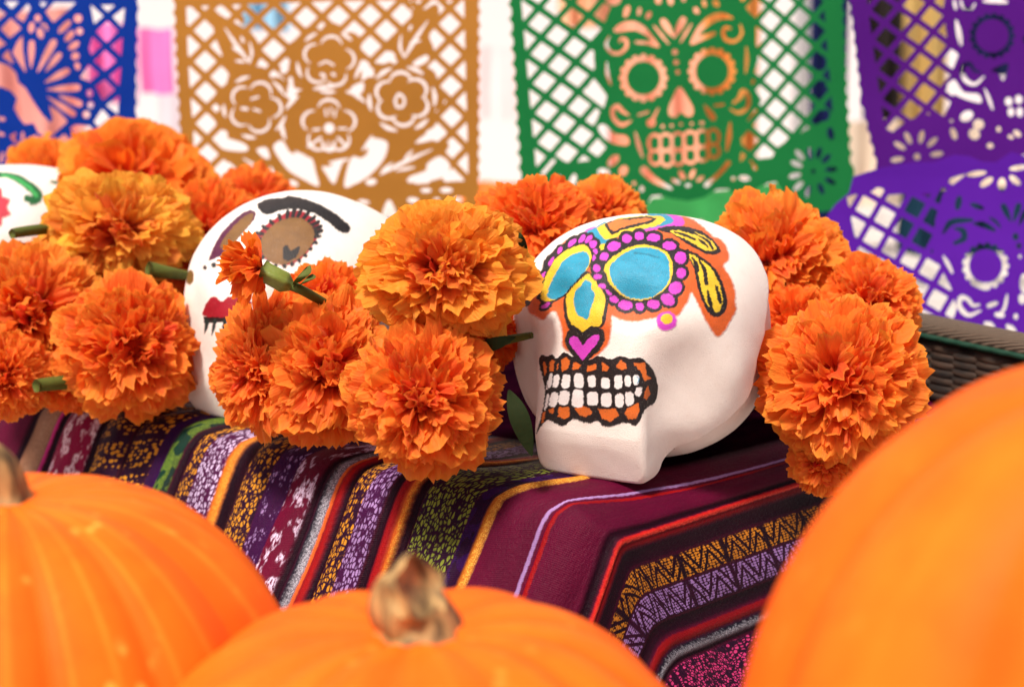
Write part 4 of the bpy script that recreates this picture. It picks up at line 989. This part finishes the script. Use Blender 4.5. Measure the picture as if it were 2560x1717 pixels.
def build_cloth():
    s = np.concatenate([np.linspace(-.66, -.3, 260), np.linspace(-.2988, .17, 400)])
    t = np.concatenate([np.linspace(-.55, -.13, 30), np.linspace(-.127, .125, 170)])
    S, T = np.meshgrid(s, t, indexing='ij')
    P = drape(S, T)
    du, dv = np.gradient(P, axis=0), np.gradient(P, axis=1)
    n = np.cross(du, dv); n /= np.linalg.norm(n, axis=-1)[..., None] + 1e-12
    n *= np.sign(n[..., 2:3] + 1e-9)
    U = weave_u(S, T); V = T + .25 * S
    # on the right-hand fall the thread length runs along the ledge
    h = np.zeros_like(U)
    for a, b, gc, tc, pat, bul in BANDS:
        x = (U - a) / (b - a); w = (x > 0) & (x < 1)
        h[w] += bul * .001 * np.sin(np.pi * x[w])
    h *= 1 - np.clip((-T - .03) / .05, 0, 1) * np.clip((-.0 - U) / .02, 0, 1)
    soft = smooth_noise(U.shape, 60, 5) * .0032 + smooth_noise(U.shape, 26, 6) * .0018 + smooth_noise(U.shape, 11, 8) * .0003
    lean = np.clip((T + .02) / .05, 0, 1)
    rip = .0016 * np.sin(S * 95 + 1.5 * np.sin(S * 31) + T * 10) * lean * (S < .02)
    keepflat = np.clip((-.06 - T) / .03, 0, 1) * .7
    P = P + n * (h * 1.7 + (soft + rip) * (1 - keepflat))[..., None]
    P = P.reshape(-1, 3)
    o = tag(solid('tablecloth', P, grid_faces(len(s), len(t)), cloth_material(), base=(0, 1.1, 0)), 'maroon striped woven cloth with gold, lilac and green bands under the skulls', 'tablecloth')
    set_vec(o.data, np.stack([U, V, np.clip((-T - .075) / .03, 0, 1) * np.clip((-.030 - U) / .01, 0, 1)], -1).reshape(-1, 3), 'weave')  # third value masks the painted-in shade behind the skull
    return o
build_cloth()
# ------------------------------------------------------------------ marigolds
def petal_material():
    t = NT('marigold_petal'); o = t.obj()
    oi = t.n.new('ShaderNodeObjectInfo')
    tone = t.attr('tone', 'Fac'); tip = oi.outputs['Color']; rnd = oi.outputs['Random']
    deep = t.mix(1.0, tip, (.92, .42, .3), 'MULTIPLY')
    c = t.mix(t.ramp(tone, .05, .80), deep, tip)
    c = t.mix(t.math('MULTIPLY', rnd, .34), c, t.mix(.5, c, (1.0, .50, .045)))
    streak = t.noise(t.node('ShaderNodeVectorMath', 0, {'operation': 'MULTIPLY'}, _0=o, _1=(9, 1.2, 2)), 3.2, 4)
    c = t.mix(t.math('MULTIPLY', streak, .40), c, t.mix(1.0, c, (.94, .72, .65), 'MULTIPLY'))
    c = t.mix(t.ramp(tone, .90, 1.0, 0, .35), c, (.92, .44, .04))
    t.set(Base_Color=c, Roughness=.55, Specular_IOR_Level=.22, Sheen_Weight=.05, Normal=t.bump(streak, .35, .04))
    tr = t.node('ShaderNodeBsdfTranslucent', 0, Color=c)
    t.l.new(t.node('ShaderNodeMixShader', 0, _0=.46, _1=t.b.outputs[0], _2=tr), t.out.inputs['Surface'])
    return t.m
M_PETAL = petal_material()
M_HEART = plain('marigold_heart', (.62, .06, .005), .8, .1, .4, 60)
M_STALK = plain('green_stalk', (.085, .105, .02), .65, .15, .35, 60, .3, 200)
M_LEAF = plain('dark_leaf', (.016, .024, .007), .75, .08, .35, 50, .3, 160)

def petal_mesh(seed):
    """one petal along +Y, unit length, upper face +Z: narrow claw, broad ruffled notched tip"""
    r = np.random.default_rng(seed)
    nu, nv = 9, 8
    x, l = np.meshgrid(np.linspace(-1, 1, nu), np.linspace(0, 1, nv), indexing='ij')
    wid = (.07 + r.uniform(.15, .235) * np.sin(np.clip(l * 1.18, 0, 1) ** 1.25 * np.pi / 2) ** 1.3)
    tipn = r.integers(2, 5)
    length = l * (1 - .20 * x ** 2 * l + r.uniform(.02, .06) * np.cos(np.pi * tipn * x + r.uniform(0, 6)) * l ** 4 + r.uniform(-.05, .05) * x * l ** 2)
    X = x * wid * (1 + .06 * np.sin(7 * l + r.uniform(0, 6)))
    cup = r.uniform(-.02, .16); amp = r.uniform(.03, .075); fr = r.uniform(1.3, 2.9)
    Z = cup * x ** 2 * (1 - .4 * l) + amp * np.sin(fr * np.pi * x + r.uniform(0, 6)) * l ** 2 + .02 * np.sin(5 * l + r.uniform(0, 6)) * l
    curl = r.uniform(.15, .75)
    a = curl * l ** 1.6
    Y = length * np.cos(a * .7); Z = Z * 1 - length * np.sin(a * .7) * .75 + .10 * l
    return np.stack([X, Y, Z], -1).reshape(-1, 3), grid_faces(nu, nv), l.reshape(-1)
PETAL_SHAPES = [petal_mesh(100 + k) for k in range(20)]
PETALS = []
for _v, _f, _t in PETAL_SHAPES:
    PETALS.append(mesh_data('petal', _v, _f, M_PETAL)); set_float(PETALS[-1], _t, 'tone')
def ball_mesh(name, mat, rough=.12):
    nu, nv = 20, 12
    ph, th = np.meshgrid(np.linspace(0, 2 * np.pi, nu, endpoint=False), np.linspace(.02, np.pi - .02, nv), indexing='ij')
    r = 1 + rough * np.sin(5 * ph) * np.sin(th) * np.cos(3 * th)
    return mesh_data(name, np.stack([r * np.sin(th) * np.cos(ph), r * np.sin(th) * np.sin(ph), r * np.cos(th)], -1).reshape(-1, 3), grid_faces(nu, nv, cu=True), mat)
HEART = ball_mesh('flower_heart', M_HEART)

def aim(px, py, axis):
    """flower axis given as (right, up, towards the camera)"""
    r = ray(px, py); r = r / np.linalg.norm(r)
    ru = np.array([1.0, 0, 0]) - r * r[0]; ru /= np.linalg.norm(ru)
    uu = np.cross(ru, r)
    v = ru * axis[0] + uu * axis[1] - r * axis[2]
    return Vector(v / np.linalg.norm(v))

def marigold(px, py, D, Rpx, axis, col, n, label, seed, squash=.82, spread=118, loose=.0, stem=None, asp=1.0, inner=150, wide=1.0):
    rs = np.random.default_rng(seed)
    R = Rpx / FPX * D
    root = tag(empty('marigold', tuple(at(px, py, D))), label, 'marigold', 'orange marigolds heaped round the skulls')
    q = aim(px, py, axis).to_track_quat('Z', 'Y')
    base = q.to_matrix().to_4x4() @ Matrix.Diagonal((R, R * asp, R * squash, 1))
    h = link('flower_heart', HEART, root)
    h.matrix_basis = base @ Matrix.Diagonal((.46, .46, .42, 1)); h.color = (*col, 1)
    c1 = math.cos(RAD(spread)); gold = math.pi * (3 - math.sqrt(5))
    lump = rs.uniform(0, 6, 4)
    def place(f, i, rad, k0):
        ct = 1 - (1 - c1) * f ** .92
        th = math.acos(max(-1, min(1, ct))) + rs.normal(0, .06); ph = i * gold + rs.normal(0, .2)
        d = Vector((math.sin(th) * math.cos(ph), math.sin(th) * math.sin(ph), math.cos(th)))
        size = .55 + .45 * min(1, f * 2.4) ** .8
        tilt = rs.normal(0, .18) + .25 * f
        tang = Vector((math.cos(th) * math.cos(ph), math.cos(th) * math.sin(ph), -math.sin(th)))
        y = (d + tang * tilt).normalized()
        up = Vector((0, 0, 1)) if f > .04 else Vector((rs.normal(), rs.normal(), .2))
        z = (up - y * up.dot(y))
        z = z.normalized() if z.length > 1e-4 else Vector((1, 0, 0))
        z.rotate(Matrix.Rotation(rs.normal(0, .55 if f < .35 else .42), 3, y))
        x = y.cross(z)
        L = (.80 - .10 * (1 - f)) * rs.uniform(.84, 1.08) * (1 + .07 * math.sin(3 * ph + lump[0]) * math.sin(2 * th + lump[1]) + loose * rs.normal(0, .12)) * rad
        w = L * size * rs.uniform(.75, 1.2) * wide
        M = Matrix((x * w, y * L, z * L)).transposed().to_4x4()
        M.translation = d * (.26 if f > .2 else .30)
        k = rs.normal(0, .07) + .10 * (f - .45) - (.22 * (1 - f / .14) if f < .14 else 0)
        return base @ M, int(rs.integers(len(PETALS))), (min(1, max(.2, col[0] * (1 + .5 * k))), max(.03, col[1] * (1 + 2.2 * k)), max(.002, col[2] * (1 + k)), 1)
    for i in range(n):
        M, j, c = place((i + .5) / n, i, 1.0, 0)
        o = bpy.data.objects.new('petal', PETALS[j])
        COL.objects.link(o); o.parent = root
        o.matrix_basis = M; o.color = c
    # the many short petals between them, too small to pick apart
    V, F, T, nv = [], [], [], 0
    for i in range(inner):
        M, j, c = place((i + .5) / inner, i + 1000, .90, 0)
        v, fc, tn = PETAL_SHAPES[j]; A = np.array(M)
        V.append(v @ A[:3, :3].T + A[:3, 3]); F.append(fc + nv); T.append(tn * .9); nv += len(v)
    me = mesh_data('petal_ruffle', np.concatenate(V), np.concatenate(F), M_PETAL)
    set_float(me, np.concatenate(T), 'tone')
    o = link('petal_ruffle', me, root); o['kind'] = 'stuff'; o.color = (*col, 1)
    if stem is not None:
        pts = catmull([at(*p) for p in stem[0]], False, 5)
        V, F = tube(pts, np.linspace(stem[1], stem[2], len(pts)), 10, .08)
        solid('stem', V, F, M_STALK, root)
    return root

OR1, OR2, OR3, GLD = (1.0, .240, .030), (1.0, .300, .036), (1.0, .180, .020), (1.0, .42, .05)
FL = [
    (1112, 678, .915, 230, (-.06, .02, 1), (1.0, .40, .040), 285, 'biggest golden orange marigold, top of the heap left of the front skull', 1, .78, 120),
    (1062, 990, .905, 203, (-.2, -.02, 1), OR1, 285, 'orange marigold at the foot of the heap left of the front skull', 2, .85, 122),
    (664, 922, .995, 146, (-.45, -.1, .85), OR1, 270, 'narrow marigold turned left, covering the chin of the red-lipped skull', 3, .8, 112),
    (822, 925, .985, 178, (.1, -.1, 1), OR1, 260, 'orange marigold wedged between the red-lipped skull and the lower heap', 4, .85, 120),
    (2108, 962, .955, 222, (-.03, 0, 1), OR1, 290, 'large deep orange marigold at the right of the front skull', 5, .85, 122),
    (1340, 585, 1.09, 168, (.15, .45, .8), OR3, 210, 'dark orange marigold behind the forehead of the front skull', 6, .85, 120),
    (1505, 545, 1.16, 118, (.2, .5, .7), OR2, 150, 'small marigold peeping over the top of the front skull', 7, .85, 118),
    (1930, 660, 1.10, 195, (.1, .3, .9), OR2, 240, 'marigold behind the back of the front skull, under the green banner', 8, .85, 120),
    (2165, 765, 1.07, 138, (.15, .3, .9), OR1, 230, 'marigold behind the large right one, below the violet banner', 9, .9, 122),
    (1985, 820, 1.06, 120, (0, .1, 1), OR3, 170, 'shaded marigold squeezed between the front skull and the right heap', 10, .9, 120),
    (2065, 1150, .965, 100, (-.2, -.3, .9), OR1, 160, 'small marigold under the large right one, by the big pumpkin', 11, .85, 118),
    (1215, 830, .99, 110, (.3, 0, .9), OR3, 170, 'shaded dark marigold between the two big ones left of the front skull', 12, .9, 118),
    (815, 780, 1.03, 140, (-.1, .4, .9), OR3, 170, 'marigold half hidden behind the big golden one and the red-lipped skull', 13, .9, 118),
    (298, 580, 1.18, 208, (.0, .05, 1), (1.0, .50, .06), 250, 'yellow orange marigold in front of the left skull', 14, .8, 120),
    (322, 868, 1.09, 190, (.2, -.05, 1), OR1, 250, 'orange marigold on the cloth left of the red-lipped skull', 15, .85, 120),
    (72, 795, 1.13, 205, (-.1, .15, 1), OR2, 240, 'upper orange marigold at the left edge under the left skull', 16, .85, 120),
    (15, 935, 1.08, 122, (-.1, -.2, 1), OR1, 170, 'lower small marigold at the left edge resting on the cloth', 17, .85, 118),
    (335, 480, 1.36, 225, (.05, .25, .9), (1.0, .24, .02), 120, 'large blurred marigold furthest back, under the blue banner', 18, .85, 120),
    (120, 475, 1.42, 140, (-.1, .4, .9), OR2, 150, 'blurred marigold behind the left skull at the foot of the blue banner', 19, .85, 118),
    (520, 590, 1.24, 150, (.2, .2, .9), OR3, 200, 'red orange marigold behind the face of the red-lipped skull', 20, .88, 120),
    (640, 530, 1.32, 125, (.2, .4, .9), OR1, 160, 'blurred marigold above the red-lipped skull, before the gold banner', 21, .88, 118),
    (185, 715, 1.19, 165, (.1, .1, 1), OR1, 170, 'marigold in the middle of the left heap, below the yellow one', 22, .88, 118),
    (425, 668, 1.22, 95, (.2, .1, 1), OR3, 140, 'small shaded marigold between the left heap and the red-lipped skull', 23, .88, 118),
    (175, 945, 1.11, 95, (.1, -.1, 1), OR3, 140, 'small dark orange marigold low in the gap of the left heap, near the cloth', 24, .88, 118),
]
def build_flowers():
    stems = {14: ([(140, 570, 1.17), (60, 580, 1.14), (30, 585, 1.13)], .0042, .0036), 20: ([(470, 690, 1.16), (420, 682, 1.13), (370, 672, 1.12)], .0036, .0056), 15: ([(200, 955, 1.09), (130, 960, 1.07), (90, 965, 1.06)], .005, .0045), 12: ([(1215, 860, .98), (1270, 850, .95), (1330, 838, .94)], .0035, .002)}
    for f in FL:
        px, py, D, R, ax, col, n, lab, sd, sq, sp = f
        marigold(px, py, D, R, ax, col, n, lab, sd, sq, sp, .25, stems.get(sd), {1: .78, 14: .72, 3: 1.3, 4: 1.15, 18: .8}.get(sd, 1.0), 150 if D < 1.15 else 70, {1: 1.2, 14: 1.15, 18: 1.5, 3: .72, 7: 1.3}.get(sd, 1.0))
    # the small bud lying across the red-lipped skull
    P = lambda x, y, d: at(x, y, d)
    root = tag(empty('marigold_bud', tuple(P(640, 690, .955))), 'half-open marigold bud on a green stalk, lying across the red-lipped skull', 'flower bud')
    pts = catmull([P(655, 675, .955), P(690, 695, .955), P(728, 716, .96)], False, 6)
    V, F = tube(pts, np.interp(np.linspace(0, 1, len(pts)), [0, .15, .75, 1], [.0060, .0056, .0060, .0028]), 20, .16)
    solid('calyx', V, F, plain('green_calyx', (.16, .20, .035), .5, .35, .4, 90, .3, 200), root)
    pts = catmull([P(722, 712, .96), P(760, 728, .96), P(830, 770, .99), P(880, 810, 1.02)], False, 6)
    V, F = tube(pts, .0030, 8)
    solid('stem', V, F, M_STALK, root)
    for pl in ([(742, 708, .957), (758, 690, .952), (772, 664, .957)], [(752, 712, .956), (770, 702, .951), (778, 686, .955)]):
        pts = catmull([P(*q) for q in pl], False, 6); m = len(pts)
        ww = .0062 * np.sin(np.linspace(.5, np.pi - .25, m)); V = []
        for k in range(m):
            for q in (-1, -.4, .4, 1): V.append(pts[k] + np.array([q * ww[k] * .8, -.002 * q * q, q * ww[k] * .35]))
        solid('bract', V, grid_faces(m, 4), M_STALK, root)
    rs = np.random.default_rng(77)
    tip = P(652, 676, .955); dirb = (P(545, 672, .945) - tip); dirb /= np.linalg.norm(dirb)
    for k in range(64):
        v = dirb + rs.normal(0, .62, 3); v /= np.linalg.norm(v)
        y = Vector(v); z = (Vector((0, -.4, 1)) + Vector(rs.normal(0, .5, 3))); z = (z - y * z.dot(y)).normalized(); x = y.cross(z)
        L = rs.uniform(.014, .029); w = L * rs.uniform(.5, .8)
        M = Matrix((x * w, y * L, z * L)).transposed().to_4x4()
        M.translation = Vector(tip - np.array(root.location)) + y * .001
        o = bpy.data.objects.new('petal', PETALS[int(rs.integers(20))]); COL.objects.link(o); o.parent = root; o.matrix_basis = M
        o.color = (.88, .12 + .06 * rs.uniform(), .008, 1)
    # loose leaves
    def leaf(label, pts, w):
        c = catmull([at(*p) for p in pts], False, 8); m = len(c)
        T = np.gradient(c, axis=0); T /= np.linalg.norm(T, axis=1)[:, None]
        side = np.cross(T, np.array([0, -1.0, .15])); side /= np.linalg.norm(side, axis=1)[:, None]
        ww = w * np.sin(np.linspace(.05, np.pi - .02, m)) ** .8
        V = []
        for k in range(m):
            for j, q in enumerate((-1, -.5, 0, .5, 1)):
                V.append(c[k] + side[k] * q * ww[k] + np.array([0, -1, 0]) * (.35 * abs(q) * ww[k]) * -1 + (np.array([0, .0012, 0]) if j == 2 else 0))
        return tag(solid('leaf', V, grid_faces(m, 5), M_LEAF, base=at(*pts[0])), label, 'leaf', 'green leaves among the marigolds')
    leaf('long dark green leaf hanging beside the chin of the front skull', [(1272, 975, .90), (1300, 1050, .895), (1330, 1140, .90)], .0058)
    leaf('thin olive leaf under the big golden marigold', [(1180, 872, .92), (1230, 862, .90), (1290, 842, .905)], .0038)
    leaf('small green leaf between the golden marigold and the one behind it', [(1270, 575, .93), (1295, 595, .91), (1318, 622, .92)], .0030)
build_flowers()

# ------------------------------------------------------------------ pumpkins
def pumpkin_material():
    t = NT('pumpkin_skin'); o = t.obj()
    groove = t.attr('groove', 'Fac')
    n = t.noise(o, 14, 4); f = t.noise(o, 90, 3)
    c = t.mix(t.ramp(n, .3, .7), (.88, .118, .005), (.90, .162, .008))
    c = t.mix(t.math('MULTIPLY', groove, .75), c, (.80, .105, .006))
    lob = t.attr('lobe', 'Fac'); speck = t.attr('speck', 'Fac')
    line = t.math('ADD', t.ramp(t.math('ABSOLUTE', t.math('SUBTRACT', lob, .2)), .05, .0), t.ramp(t.math('ABSOLUTE', t.math('SUBTRACT', lob, .62)), .07, .0))
    c = t.mix(t.math('MULTIPLY', t.math('MULTIPLY', line, speck), t.ramp(t.noise(o, 9, 2), .25, .75, .15, .6)), c, (.93, .34, .03))
    stretched = t.node('ShaderNodeVectorMath', 0, {'operation': 'MULTIPLY'}, _0=o, _1=(1, 1, .5))
    v = t.node('ShaderNodeTexVoronoi', 0, Vector=stretched, Scale=95.0)
    spots = t.math('MULTIPLY', t.ramp(v, .30, .16), t.ramp(t.noise(o, 30, 3), .48, .60))
    c = t.mix(t.math('MULTIPLY', t.math('MULTIPLY', spots, speck), .7), c, (.92, .42, .06))
    c = t.mix(t.math('MULTIPLY', t.ramp(t.noise(o, 34, 5), .45, .70), .45), c, (.80, .085, .004))
    return t.set(Base_Color=c, Roughness=.60, Specular_IOR_Level=.12, Subsurface_Weight=.05, Subsurface_Radius=(.012, .004, .001), Normal=t.bump(t.math('ADD', n, t.math('MULTIPLY', f, .3)), .25, .002))
M_PUMP = pumpkin_material()
def stem_material():
    t = NT('pumpkin_stem'); o = t.obj()
    w = t.node('ShaderNodeVectorMath', 0, {'operation': 'MULTIPLY'}, _0=o, _1=(1, 1, .25))
    c = t.mix(t.ramp(t.noise(w, 130, 4), .35, .65), srgb(84, 60, 30), srgb(190, 150, 92))
    c = t.mix(t.ramp(t.noise(o, 60, 3), .55, .75), c, srgb(64, 44, 20))
    return t.set(Base_Color=c, Roughness=.75, Normal=t.bump(t.noise(w, 160, 4), .6, .002))
M_STEM = stem_material()

def pumpkin(px, D, zc, R, hh, ribs, seed, label, stem, power=2.2, dip=.028, rot=0.0, depth=.040, fat=1.0, speck=1.0):
    rs = np.random.default_rng(seed)
    c = at(px, 1400, D); c = np.array([c[0], c[1], zc])
    nu, nv = ribs * 16, 72
    ph, th = np.meshgrid(np.arange(nu) / nu * 2 * np.pi, np.linspace(.0, np.pi, nv), indexing='ij')
    jit = np.interp(ph, np.linspace(0, 2 * np.pi, ribs + 1), np.r_[(q := rs.uniform(-.16, .16, ribs)), q[0]])
    x = (ph + jit + rot) * ribs / (2 * np.pi); fr = x - np.floor(x)
    lobe = np.sin(np.pi * fr) ** .62
    depthk = depth * np.sin(np.clip(th, .0, np.pi)) ** .45
    lobesize = np.take(rs.uniform(-.02, .03, ribs), np.floor(x).astype(int) % ribs)
    st, ct = np.sin(th), np.cos(th)
    e = 2 / power
    r = R * np.abs(st) ** e * (1 - depthk * (1 - lobe) + lobesize * np.sin(np.pi * fr) * st)
    z = hh * np.sign(ct) * np.abs(ct) ** e * (1 - .45 * depthk * (1 - lobe))
    rr = r / R
    z = z - dip * np.exp(-(rr / .34) ** 2) * (ct > 0) * 1.25 - dip * .006 + dip * .6 * np.exp(-(rr / .34) ** 2) * (ct < 0)
    P = np.stack([c[0] + r * np.cos(ph), c[1] + r * np.sin(ph), c[2] + z], -1)
    base = (c[0], c[1], P[..., 2].min())
    root = tag(empty('pumpkin', base), label, 'pumpkin', 'orange pumpkins in front of the altar')
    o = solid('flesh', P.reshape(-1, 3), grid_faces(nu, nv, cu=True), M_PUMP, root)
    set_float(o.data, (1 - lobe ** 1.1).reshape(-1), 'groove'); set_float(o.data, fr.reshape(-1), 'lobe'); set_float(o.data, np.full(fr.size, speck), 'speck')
    top = c + np.array([0, 0, hh - dip * 1.25])
    pts = catmull([top + np.array(p) for p in stem], False, 7)
    m = len(pts); rad = np.interp(np.linspace(0, 1, m), [0, .12, .3, .8, 1], np.array([2.5, 1.6, 1.08, 1.0, .95]) * .0105 * fat)
    V, F = tube(pts, rad, 20, .13, (1.0, .1, 0))
    solid('stem', V, F, M_STEM, root)
    return root
pumpkin(22, .64, -.030, .119, .110, 15, 3, 'speckled orange pumpkin at the lower left with a curved stem', [(0, 0, -.008), (.0005, 0, .004), (-.003, -.001, .014), (-.011, -.002, .021)], 2.15, .007, .3, fat=.72)
pumpkin(1036, .56, -.042, .112, .096, 13, 5, 'orange pumpkin with a thick stubby stem, lower middle', [(0, 0, -.012), (0, 0, .003), (-.003, -.001, .009), (-.001, -.003, .0155), (.003, -.006, .0185)], 2.2, .008, .12, fat=1.15, depth=.05, speck=.3)
pumpkin(3000, .47, .018, .138, .147, 11, 8, 'big blurred orange pumpkin closest to the camera, lower right', [(0, 0, -.012), (0, 0, .01), (.004, 0, .03)], 2.1, .01, .2, depth=.065, speck=.12)

# ------------------------------------------------------------------ woven basket behind the right-hand flowers
def build_basket():
    a, b = at(2225, 800, 1.20), at(2720, 902, 1.06)
    a[2] = a[2]; d = (b - a); L = np.linalg.norm(d[:2]); dirx = np.array([d[0], d[1], 0]) / L
    back = np.array([-dirx[1], dirx[0], 0]); back *= np.sign(back[1])
    zt0, zt1 = a[2], b[2]
    root = tag(empty('woven_basket', (a[0], a[1], 0.0)), 'dark brown woven basket with a cloth rim and green thread, right of the flowers', 'basket')
    t = NT('woven_reed'); o = t.obj()
    n = t.noise(t.node('ShaderNodeVectorMath', 0, {'operation': 'MULTIPLY'}, _0=o, _1=(.3, .3, 1.6)), 120, 4)
    M_REED = t.set(Base_Color=t.mix(t.ramp(n, .38, .66), (.009, .005, .003), (.050, .024, .012)), Roughness=.75, Normal=t.bump(n, .5, .002))
    t = NT('rim_cloth'); o = t.obj()
    w = t.node('ShaderNodeTexWave', 0, {'wave_type': 'BANDS', 'bands_direction': 'DIAGONAL'}, Vector=o, Scale=230.0, Distortion=1.0)
    M_RIM = t.set(Base_Color=t.mix(w, (.040, .026, .017), (.165, .112, .075)), Roughness=.85, Normal=t.bump(w, .6, .001))
    M_GREEN = plain('green_thread', (.006, .04, .022), .7)
    M_BOARD = plain('basket_lining', (.012, .008, .006), .9)
    def P(x, y, z): return a * np.array([1, 1, 0]) + dirx * x + back * y + np.array([0, 0, z])
    zl = lambda x: zt0 + (zt1 - zt0) * x / L
    V = [P(0, .006, .001), P(L, .006, .001), P(L, .006, zl(L)), P(0, .006, zl(0)), P(0, .09, .001), P(L, .09, .001), P(L, .09, zl(L) - .022), P(0, .09, zl(0) - .022)]
    solid('lining', V, [(0, 1, 2, 3), (5, 4, 7, 6), (4, 0, 3, 7), (1, 5, 6, 2), (4, 5, 1, 0)], M_BOARD, root, smooth=False)
    rows = 13
    for k in range(rows):
        f = (k + .5) / rows; pts = []
        for x in np.linspace(-.002, L, 40):
            pts.append(P(x, .003 - .0022 * math.sin(x * 150 + k * math.pi), (zl(x) - .012) * f))
        V, F = tube(pts, .0046, 7)
        solid('reed', V, F, M_REED, root)
    pts = [P(x, .004, zl(x)) for x in np.linspace(-.004, L, 30)]
    V, F = tube(pts, .0095, 12); solid('rim', V, F, M_RIM, root)
    pts = [P(x, -.0045 + .0006 * math.sin(x * 400), zl(x) - .0055) for x in np.linspace(-.004, L, 120)]
    V, F = tube(pts, .0022, 6); solid('rim_thread', V, F, M_GREEN, root)
build_basket()
